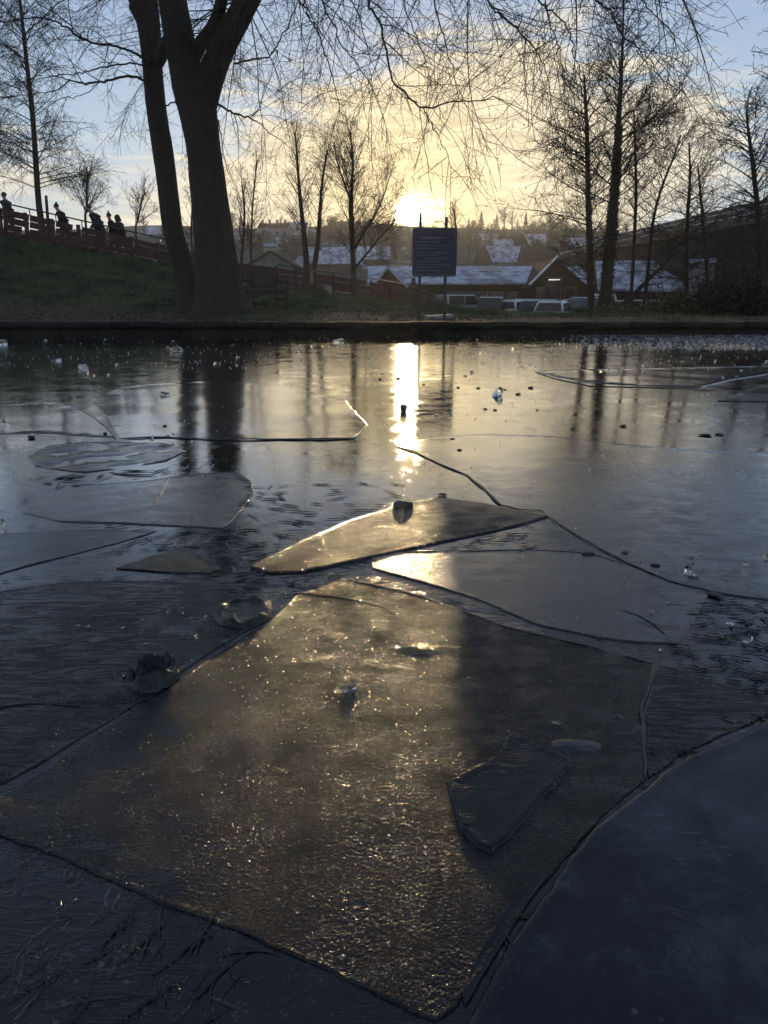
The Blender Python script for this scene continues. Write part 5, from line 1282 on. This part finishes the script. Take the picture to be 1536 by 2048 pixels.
bush('low green scrub at the foot of the two alder trunks', 1215, 638, 150, 16, 21, 1800, m_bush, 'bush', 4, (.025, .055))
bush('dark tangled bramble heap at the right edge', 1480, 632, 190, 92, 21.5, 6000, m_bramble, 'bramble', 5, (.03, .07))
bush('dark leafless bramble behind the olive bush', 1420, 628, 110, 70, 23.5, 3000, m_bramble, 'bramble', 6, (.03, .06))
# thicket of whips
rr = random.Random(9)
S_wh = tw(.3, .14, (.06, .05, .02), 2, (2.6, 2.6), .0048, (.9, .4))
for k, (px_, Y_, hpx_) in enumerate([(1352,25,150),(1390,24,180),(1398,27,140),(1425,24,190),(1440,26,170),(1452,23,210),(1466,25,160),(1478,24,220),(1490,22,180),(1503,24,210),(1512,26,170),(1533,23,230),(1548,24,200),(1320,27,110),(1300,28,90)]):
    p = at(px_, 630, Y_); g = ground_z(p.x, Y_); root = empty('sapling', (p.x, Y_, g)); tag(root, 'thin bare whip in the dark thicket along the right bank', 'sapling', 'whips in the right bank thicket')
    T = Tubes()
    for j in range(3):
        grow(T, (p.x+rr.uniform(-.15, .15), Y_+rr.uniform(-.15, .15), g-.05), Vector((rr.gauss(0, .14), rr.gauss(0, .1), 1)), pxm(hpx_, Y_)*rr.uniform(.6, 1.1), .016, 0, S_wh, rr)
    T.build('stem', m_twig, root)
# grass blades and leaf litter on the bank (stuff)
m_grass = mat_plain('grass_blades', (.022, .034, .011), (.130, .145, .055), .7, 1.1)
rr = random.Random(4); V = []; Q = []
n = 0
while n < 60000:
    x = rr.uniform(-15, 15); yc = interp(x, cy); f = rr.random(); y = lerp(16.6, yc+.4, f)
    if abs(x) > .62*y: continue
    dens = -.15 + 1.3*sstep(17.8, 21.0, y) if x < -4 else -.05 + .70*sstep(17.5, 21, y)
    if noise.noise(Vector((x*.6, y*.6, 9))) + rr.uniform(-.5, .5) + dens < .45: continue
    z = ground_z(x, y); a = rr.uniform(0, 6.283); tf = noise.noise(Vector((x*2.6, y*2.6, 2))); h = rr.uniform(.05, .11)*(1+1.3*max(-.5, tf)); wd = .011; ln = rvec(rr)*.06
    k = len(V); V += [(x-math.cos(a)*wd, y-math.sin(a)*wd, z-.01), (x+math.cos(a)*wd, y+math.sin(a)*wd, z-.01), (x+ln.x, y+ln.y, z+h)]; Q.append((k, k+1, k+2)); n += 1
tag(mesh_np('grass', np.array(V), np.array(Q), m_grass, None, False), kind='stuff')
m_leaf = mat_plain('fallen_leaf', (.13, .075, .04), (.07, .042, .026), .7, 9)
P = []
for k in range(9000):
    x = rr.uniform(-13, 12); y = rr.uniform(15.95, 24) if rr.random() < .6 else rr.uniform(16, 19)
    if x > 2 and rr.random() < .5: continue
    P.append((Vector((x, y, ground_z(x, y)+.012)), rr.uniform(.022, .050)))
V = []; Q = []
for q, s in P:
    a = rr.uniform(0, 6.28); u = Vector((math.cos(a), math.sin(a), rr.uniform(-.3, .3)))*s; v_ = Vector((-math.sin(a), math.cos(a), rr.uniform(-.3, .3)))*s*.6
    k = len(V); V += [tuple(q-u), tuple(q+v_+Vector((0,0,.006))), tuple(q+u), tuple(q-v_+Vector((0,0,.006)))]; Q.append((k, k+1, k+2, k+3))
tag(mesh_np('fallen_leaves', np.array(V), np.array(Q), m_leaf, None, False), kind='stuff')
# ------------------------------------------------------------------ small things on the ice
def chunk(name, label, px, py, wpx, hpx, mat, seed, cat='ice lump', flat=1.0, rot=0.0, z=.004, group=None, npl=9, bev=.06):
    """an angular broken lump: a cube cut by random planes, then bevelled"""
    rr = random.Random(seed); p = onz(px, py, z); Yd = p.y; w = pxm(wpx, math.hypot(Yd, CAMZ)); h = pxm(hpx, math.hypot(Yd, CAMZ))
    bm = bmesh.new(); bmesh.ops.create_icosphere(bm, subdivisions=3, radius=.62)
    for k in range(npl):
        n = rvec(rr).normalized(); d = rr.uniform(.30, .46)
        g = bm.verts[:] + bm.edges[:] + bm.faces[:]
        r_ = bmesh.ops.bisect_plane(bm, geom=g, plane_co=n*d, plane_no=n, clear_outer=True)
        ed = [e for e in r_['geom_cut'] if isinstance(e, bmesh.types.BMEdge)]
        if ed: bmesh.ops.holes_fill(bm, edges=ed)
    for v in bm.verts: v.co = Vector((v.co.x*w, v.co.y*w*.8*flat, max(-.2, v.co.z+.22)*h*1.25))
    bmesh.ops.recalc_face_normals(bm, faces=bm.faces[:])
    o = obj(name, bm, mat); o.location = p; o.rotation_euler = (0, 0, rot); tag(o, label, cat, group)
    return o
m_dirt = mat_plain('dark_wet_debris', (.020, .016, .012), (.010, .008, .007), .5, 30)
m_cloudy, t, b = new_mat('cloudy_ice'); b.inputs['Base Color'].default_value = (.95, .93, .88, 1); b.inputs['Transmission Weight'].default_value = .93; b.inputs['IOR'].default_value = 1.31; b.inputs['Roughness'].default_value = .16
co = t.n('ShaderNodeTexCoord').outputs['Object']; t.l.new(t.bump(t.noise(co, 60, 3, .6), .5, .006), b.inputs['Normal'])
m_smoky, t, b = new_mat('smoky_ice'); b.inputs['Base Color'].default_value = (.10, .11, .11, 1); b.inputs['Transmission Weight'].default_value = .4; b.inputs['IOR'].default_value = 1.31; b.inputs['Roughness'].default_value = .08
chunk('ice_lump', 'dark angular lump of ice standing on the gold wedge below the sun streak', 806, 1013, 34, 13, m_smoky, 1, rot=.2)
chunk('ice_lump', 'dark lump of ice in the middle of the bright sun streak', 808, 821, 18, 13, m_smoky, 2, rot=.5)
chunk('ice_lump', 'bright milky ice lump lit gold near the far left of the pond', 167, 738, 18, 12, m_cloudy, 3)
chunk('ice_lump', 'clear arched ice lump to the right of the sun streak', 996, 791, 22, 17, m_clear, 4, rot=.6)
chunk('ice_lump', 'sharp clear ice shard at the left edge of the pond', 8, 846, 24, 16, m_cloudy, 5, rot=.3)
chunk('ice_lump', 'flat milky ice piece behind the trunk reflections near the far bank', 356, 701, 26, 8, m_cloudy, 6)
chunk('ice_lump', 'flat golden ice piece left of the sun streak near the bank', 680, 684, 24, 7, m_cloudy, 7)
chunk('ice_lump', 'small amber ice piece between the trunk reflections and left edge', 330, 790, 18, 8, m_cloudy, 8)
chunk('ice_lump', 'upright ice splinter at far left beyond the milky lump', 112, 722, 20, 6, m_cloudy, 9, rot=.5)
chunk('ice_lump', 'milky ice piece at the far left corner by the bank', 6, 688, 22, 9, m_cloudy, 10)
chunk('ice_lump', 'small white ice tooth at the left edge beside the dark blue sheet', 6, 1052, 10, 16, m_cloudy, 11)
chunk('ice_lump', 'upright clear ice stub on the broad blue grey plate', 1257, 1168, 7, 14, m_clear, 12)
chunk('ice_lump', 'leaning clear ice piece where the crack meets the pale sheet at right', 1375, 1150, 16, 20, m_clear, 13, rot=.4)
chunk('ice_lump', 'tiny bright ice crumb on the right part of the frosted plate', 1112, 1445, 18, 4, m_clear, 14)
chunk('ice_lump', 'small knob of clear ice in the centre of the frosted plate', 700, 1380, 30, 9, m_clear, 15, rot=.4)
for k, (a, b_, w_, h_) in enumerate([(905,878,12,4),(918,900,14,5),(885,990,20,7),(985,1054,28,9),(1178,1108,30,9),(1247,852,16,7),(1412,870,28,6),(1440,869,18,5),(1035,788,14,5),(1062,776,12,6),(970,818,10,4),(990,820,12,4),(956,776,10,5),(916,775,10,4),(1010,779,8,3),(760,758,8,6),(797,757,10,6),(848,768,8,3),(872,830,8,3),(902,830,8,3),(930,752,9,3),(1075,820,9,3),(210,868,9,7),(330,852,10,5),(1250,1105,18,7),(1310,1130,22,8),(1430,1190,30,10),(62,875,20,9)]):
    chunk('debris', 'small dark scrap of leaf or twig frozen to the ice', a, b_, w_*.85, h_*.5, m_dirt, 100+k, 'debris', 1.0, rng.uniform(0, 3), .003, 'dark scraps on the ice', 7)
# loose fragments of clear ice
frag = []
rr = random.Random(21)
for k in range(110):
    u = rr.random()
    if u < .45: a, b_, w_ = rr.uniform(0, 1536), rr.uniform(678, 760), rr.uniform(4, 9)
    elif u < .62: a, b_, w_ = rr.uniform(1180, 1536), rr.uniform(668, 700), rr.uniform(5, 12)
    elif u < .72: a, b_, w_ = rr.uniform(60, 480), rr.uniform(860, 890), rr.uniform(4, 9)
    elif u < .90: a, b_, w_ = rr.uniform(1250, 1536), rr.uniform(1100, 1300), rr.uniform(6, 18)
    else: a, b_, w_ = rr.uniform(150, 420), rr.uniform(1180, 1300), rr.uniform(4, 9)
    chunk('ice_fragment', 'small loose fragment of clear ice on the frozen pond', a, b_, w_*.9, w_*rr.uniform(.25, .5), m_clear if rr.random() < .5 else m_cloudy, 300+k, 'ice fragment', 1, rr.uniform(0, 3), .003, 'loose ice fragments on the pond', 7)

m_rim = ice_mat('clear_ice_rim', (.010, .010, .010), (.04, .038, .035), (.45, .6), (.05, .12), (300, .5, .003), (40, .6, .008), fade=(50, 60, 1), film=.4)
# the clear lump with gold glints, and the domed blister with a bright rim, on the left
def lens(name, label, cat, px, py, wpx, hpx, hgt, mat, seed, ring=.0):
    """a shallow domed blister of ice, optionally with a raised broken rim"""
    c_ = onz(px, py, .004); rx_ = (onz(px+wpx/2, py, .004)-c_).length; ry_ = abs(onz(px, py-hpx/2, .004).y-onz(px, py+hpx/2, .004).y)/2
    bm = bmesh.new(); nr, na = 14, 56; rows = []
    for i in range(nr+1):
        f = i/nr; row = []
        for k in range(na):
            a = 2*math.pi*k/na; wv = 1 + .10*noise.noise(Vector((math.cos(a)*1.3, math.sin(a)*1.3, seed))) + .05*noise.noise(Vector((math.cos(a)*4, math.sin(a)*4, seed)))
            z = hgt*(1-f**2.2)*(.75 + .5*noise.noise(Vector((f*math.cos(a)*2, f*math.sin(a)*2, seed+3))))
            if ring: z = hgt*.25*(1-f) + ring*math.exp(-((f-.80)/.13)**2)*(.55 + .9*noise.noise(Vector((math.cos(a)*1.9, math.sin(a)*1.9, seed+7))))
            row.append(bm.verts.new((math.cos(a)*rx_*f*wv, math.sin(a)*ry_*f*wv, z - .0025*f*f)))
        rows.append(row)
    for r0, r1 in zip(rows, rows[1:]):
        for k in range(na): bm.faces.new((r0[k], r1[k], r1[(k+1) % na], r0[(k+1) % na]))
    bmesh.ops.remove_doubles(bm, verts=bm.verts[:], dist=1e-6); bmesh.ops.recalc_face_normals(bm, faces=bm.faces[:])
    o = obj(name, bm, mat, None, True); o.location = c_; tag(o, label, cat); return o
lens('ice_blister', 'dark domed blister of ice with a bright curved rim on its right side', 'ice blister', 486, 1222, 118, 62, .012, m_rim, 3, .018)
lens('ice_lump', 'big clear lump of ice with a jagged rim and gold glints at left', 'ice lump', 306, 1352, 108, 66, .014, m_rim, 5, .040)
lens('ice_blister', 'low frosted swelling in front of the big clear lump at left', 'ice blister', 190, 1388, 250, 44, .010, m_frost, 7)
lens('ice_blister', 'flat blister with a bright straight rim on the upper frosted plate', 'ice blister', 850, 1288, 148, 42, .006, m_frost, 9)
lens('ice_blister', 'faint oval blister right of the flake on the frosted plate', 'ice blister', 1150, 1490, 110, 36, .005, m_matt, 11)
lens('ice_blister', 'tiny round bubble blister on the right part of the frosted plate', 'ice blister', 1236, 1434, 24, 15, .004, m_matt, 13)
chunk('ice_lump', 'jagged clear splinter standing in the right side of the big clear lump', 342, 1346, 24, 15, m_clear, 61, rot=.4)
chunk('ice_lump', 'clear knob at the left side of the big clear lump', 258, 1348, 24, 9, m_clear, 62, rot=.9)

# raised rims and hairline cracks: thin irregular beads of ice along traced lines
def bead(name, label, cat, px, width_px, mat, seed, z=.004, jit=.5, gaps=.0, flat=.6, group=None, plate_of=None):
    z = min(z, .0034); rr = random.Random(seed); P = densify([onz(a, b_, z).to_2d() for a, b_ in px], .02 if px[0][1] > 1000 else .06, .004*jit*(1 if px[0][1] > 1000 else 2.5), seed, False) + [onz(*px[-1], z).to_2d()]
    T = Tubes(); run = []; rad = []
    def flush():
        nonlocal run, rad
        if len(run) > 2:
            rad[0] *= .2; rad[-1] *= .2; T.add(run, rad, 6)
        run, rad = [], []
    for i, q in enumerate(P):
        d_ = math.hypot(q.y, CAMZ); r = pxm(width_px, d_)*.5*(.65 + .7*abs(noise.noise(Vector((q.x*23, q.y*23, seed)))))
        if gaps and noise.noise(Vector((q.x*7, q.y*7, seed+4))) < gaps-.5: flush(); continue
        run.append((q.x, q.y, z + r*.05)); rad.append(r)
    flush()
    if not T.v: return None
    o = T.build(name, mat, None, True)
    me = o.data
    for v in me.vertices: v.co.z = z + (v.co.z - z)*flat
    if plate_of is None: tag(o, label, cat, group)
    else:
        o.parent = next(p for p in PLATES if p['label'].startswith(plate_of)); o.name = 'rim'
    return o
m_crumb = bpy.data.materials.new('ice_crumb'); m_crumb.use_nodes = True; t = NT(m_crumb.node_tree); b = m_crumb.node_tree.nodes['Principled BSDF']
b.inputs['Base Color'].default_value = (.10, .10, .10, 1); b.inputs['Roughness'].default_value = .14; b.inputs['IOR'].default_value = 1.4
tl_ = t.n('ShaderNodeBsdfTranslucent'); tl_.inputs['Color'].default_value = (.75, .76, .76, 1); mx_ = t.n('ShaderNodeMixShader'); mx_.inputs[0].default_value = .55
t.l.new(b.outputs[0], mx_.inputs[1]); t.l.new(tl_.outputs[0], mx_.inputs[2]); t.l.new(mx_.outputs[0], m_crumb.node_tree.nodes['Material Output'].inputs['Surface'])
m_crack = mat_plain('dark_crack', (.004, .004, .005), (.006, .006, .007), .35, 20)
CR = 'ice crack'
bead('ice_crack', 'long straight black crack across the left half of the pond', CR, [(240,878),(330,874),(420,879),(500,881),(560,879),(640,880),(712,877)], 5, m_crack, 1, .009, 1.2)
bead('ice_crack', 'curved black crack running down to the tip of the gold wedge', CR, [(792,891),(835,906),(875,926),(935,951),(972,981),(1000,1009),(1040,1019),(1082,1020)], 5, m_crack, 2, .008)
bead('ice_crack', 'thin dark crack from the wedge tip towards the right edge', CR, [(1098,1034),(1150,1068),(1200,1097),(1265,1130),(1340,1162),(1430,1186)], 3, m_crack, 3, .006, 1)
bead('ice_crack', 'dark crack closing off the right end of the frosted plate', CR, [(1306,1330),(1300,1370),(1281,1420),(1284,1470),(1290,1520),(1288,1562)], 8, m_crack, 4, .005)
bead('ice_crack', 'fine dark curving crack near the left edge, meeting the straight crack', CR, [(110,803),(150,815),(190,836),(215,858),(232,878)], 3, m_crack, 5, .007, 1)
bead('ice_crack', 'fine horizontal crack in the ice at far right', CR, [(1070,744),(1110,757),(1180,772),(1300,775),(1400,776)], 3, m_crack, 6, .010, 1)
bead('ice_crack', 'short forked crack across the long left plate', CR, [(306,1006),(322,985),(334,962),(345,948)], 3, m_crack, 7, .006)
bead('ice_rim', 'glittering rounded rim at the right end of the long left plate', 'ice rim', [(478,946),(500,962),(505,985),(490,1012),(470,1036)], 4, m_rim, 8, .005, 1, .25, plate_of='long ice plate at left')
bead('ice_rim', 'bright thin ridge across the top of the frosted plate', 'ice rim', [(590,1186),(660,1192),(720,1202),(765,1214),(795,1232)], 3, m_rim, 9, .005, 1, .2, plate_of='large frosted')
bead('ice_rim', 'pale rim line along the lower right side of the broad blue grey plate', 'ice rim', [(690,1157),(830,1188),(1010,1253),(1100,1275),(1170,1290),(1310,1328)], 3, m_rim, 10, .005, 1, .25, plate_of='large frosted')
bead('ice_rim', 'bright rim along the front of the broad blue grey plate upper side', 'ice rim', [(800,1104),(950,1101),(1060,1099),(1180,1106),(1260,1133)], 3, m_rim, 11, .005, 1, .2, plate_of='broad blue grey')
bead('ice_rim', 'pale ridge along the left side of the frosted plate', 'ice rim', [(545,1240),(480,1279),(400,1332),(330,1384),(290,1408)], 4, m_rim, 14, .005, 1, .2, plate_of='large frosted')
bead('ice_rim', 'gold front rim of the small triangular plate', 'ice rim', [(234,1137),(290,1140),(330,1143),(380,1146)], 5, m_rim, 15, .005, 1, .1, plate_of='small triangular')
bead('ice_rim', 'pale sloping rim on the upper side of the triangular plate', 'ice rim', [(368,1096),(410,1117),(440,1135)], 4, m_rim, 16, .005, 1, .1, plate_of='small triangular')
bead('ice_rim', 'short bright ridge on the right of the broad blue grey plate', 'ice rim', [(1240,1219),(1275,1230),(1310,1250),(1332,1270)], 4, m_rim, 17, .005, 1, plate_of='broad blue grey')

# needle-like ridges of new ice in the gaps between the plates (nobody could count them)
def in_plate(x, y):
    for P in POLYS:
        c_ = False; j = len(P)-1
        for i in range(len(P)):
            if (P[i][1] > y) != (P[j][1] > y) and x < (P[j][0]-P[i][0])*(y-P[i][1])/(P[j][1]-P[i][1]) + P[i][0]: c_ = not c_
            j = i
        if c_: return True
    return False
T = Tubes(); rr = random.Random(31)
def needles(x0, x1, y0, y1, n, ang, lpx=(14, 60), wpx=(1.6, 4.5), spread=25):
    for _ in range(n):
        a, b_ = rr.uniform(x0, x1), rr.uniform(y0, y1); p = onz(a, b_, .001); d_ = math.hypot(p.y, CAMZ)
        if in_plate(p.x, p.y): continue
        th = R(ang + rr.gauss(0, spread)); L = pxm(rr.uniform(*lpx), d_)*1.2; r = pxm(rr.uniform(*wpx), d_)*.5
        u = Vector((math.cos(th), math.sin(th), 0)); bend = Vector((-u.y, u.x, 0))*rr.uniform(-.12, .12)*L
        pts = [p - u*L/2, p - u*L*.2 + bend*.7, p + u*L*.2 + bend, p + u*L/2 + bend*.3]
        T.add([tuple(q + Vector((0, 0, -.0005))) for q in pts], [r*.15, r, r*.9, r*.1], 5)
needles(470, 760, 1085, 1190, 90, 15); needles(480, 800, 965, 1080, 80, -20); needles(800, 1060, 1050, 1098, 40, 30, (20, 70)); needles(850, 1300, 1190, 1300, 40, -25, (10, 40))
needles(1340, 1560, 1190, 1440, 240, -15, (10, 46), (2, 5), 30); needles(1290, 1420, 1470, 1560, 50, -30, (20, 80)); needles(60, 360, 940, 985, 40, 20); needles(60, 460, 1050, 1110, 60, 20, (14, 50), (1.5, 4)); needles(0, 480, 1155, 1320, 130, 8, (12, 50), (1.5, 4), 20)
needles(0, 330, 1300, 1440, 60, 12, (14, 60)); needles(0, 500, 1850, 2048, 30, 60, (30, 140), (2, 5)); needles(940, 1060, 1750, 1930, 26, 75, (30, 90), (2, 5))
o = T.build('ice_needles', m_pond, None, True)
for v in o.data.vertices: v.co.z = max(-.003, (v.co.z+.0005)*.55 + .0032)
tag(o, kind='stuff')

# frozen crumbs and frost flakes too many to count, thickest along the far right bank
V = []; Q = []; rr = random.Random(61)
def crumb(x, y, s, z=0.0):
    a, b_ = rvec(rr).normalized(), None
    b_ = a.cross(rvec(rr)).normalized(); c_ = a.cross(b_); p = Vector((x, y, z)); k = len(V)
    P = [p + a*s + c_*s*.15, p + b_*s*.9, p - a*s*.8 + c_*s*.1, p - b_*s]          # one thin tilted flake of ice
    V.extend((q.x, q.y, max(q.z, -.002)) for q in P); Q.append((k, k+1, k+2, k+3))
for k in range(7000):
    u = rr.random()
    if u < .58:
        fx_ = rr.random()**.65; q = onz(1120 + 440*fx_, 663 + 36*rr.random()**(1.0+1.6*(1-fx_)), 0); crumb(q.x, min(q.y, POND_Y-.05), rr.uniform(.006, .022)*(1+1.6*rr.random()**6), .004)
    elif u < .80:
        q = onz(rr.uniform(-20, 1556), rr.uniform(672, 740), 0)
        if noise.noise(Vector((q.x*.8, q.y*1.5, 3))) > -.05: crumb(q.x, min(q.y, POND_Y-.05), rr.uniform(.004, .014), .004)
    elif u < .92:
        q = onz(rr.uniform(-20, 1556), rr.uniform(735, 960), 0)
        if noise.noise(Vector((q.x*1.2, q.y*1.9, 7))) > .05: crumb(q.x, q.y, rr.uniform(.002, .006), .004)
    else:
        q = onz(rr.uniform(0, 1536), rr.uniform(1150, 1500), 0)
        if noise.noise(Vector((q.x*3, q.y*3, 11))) > .1: crumb(q.x, q.y, rr.uniform(.0008, .0024), .005)
tag(mesh_np('frost_crumbs', np.array(V), np.array(Q), m_crumb, None, False), kind='stuff')
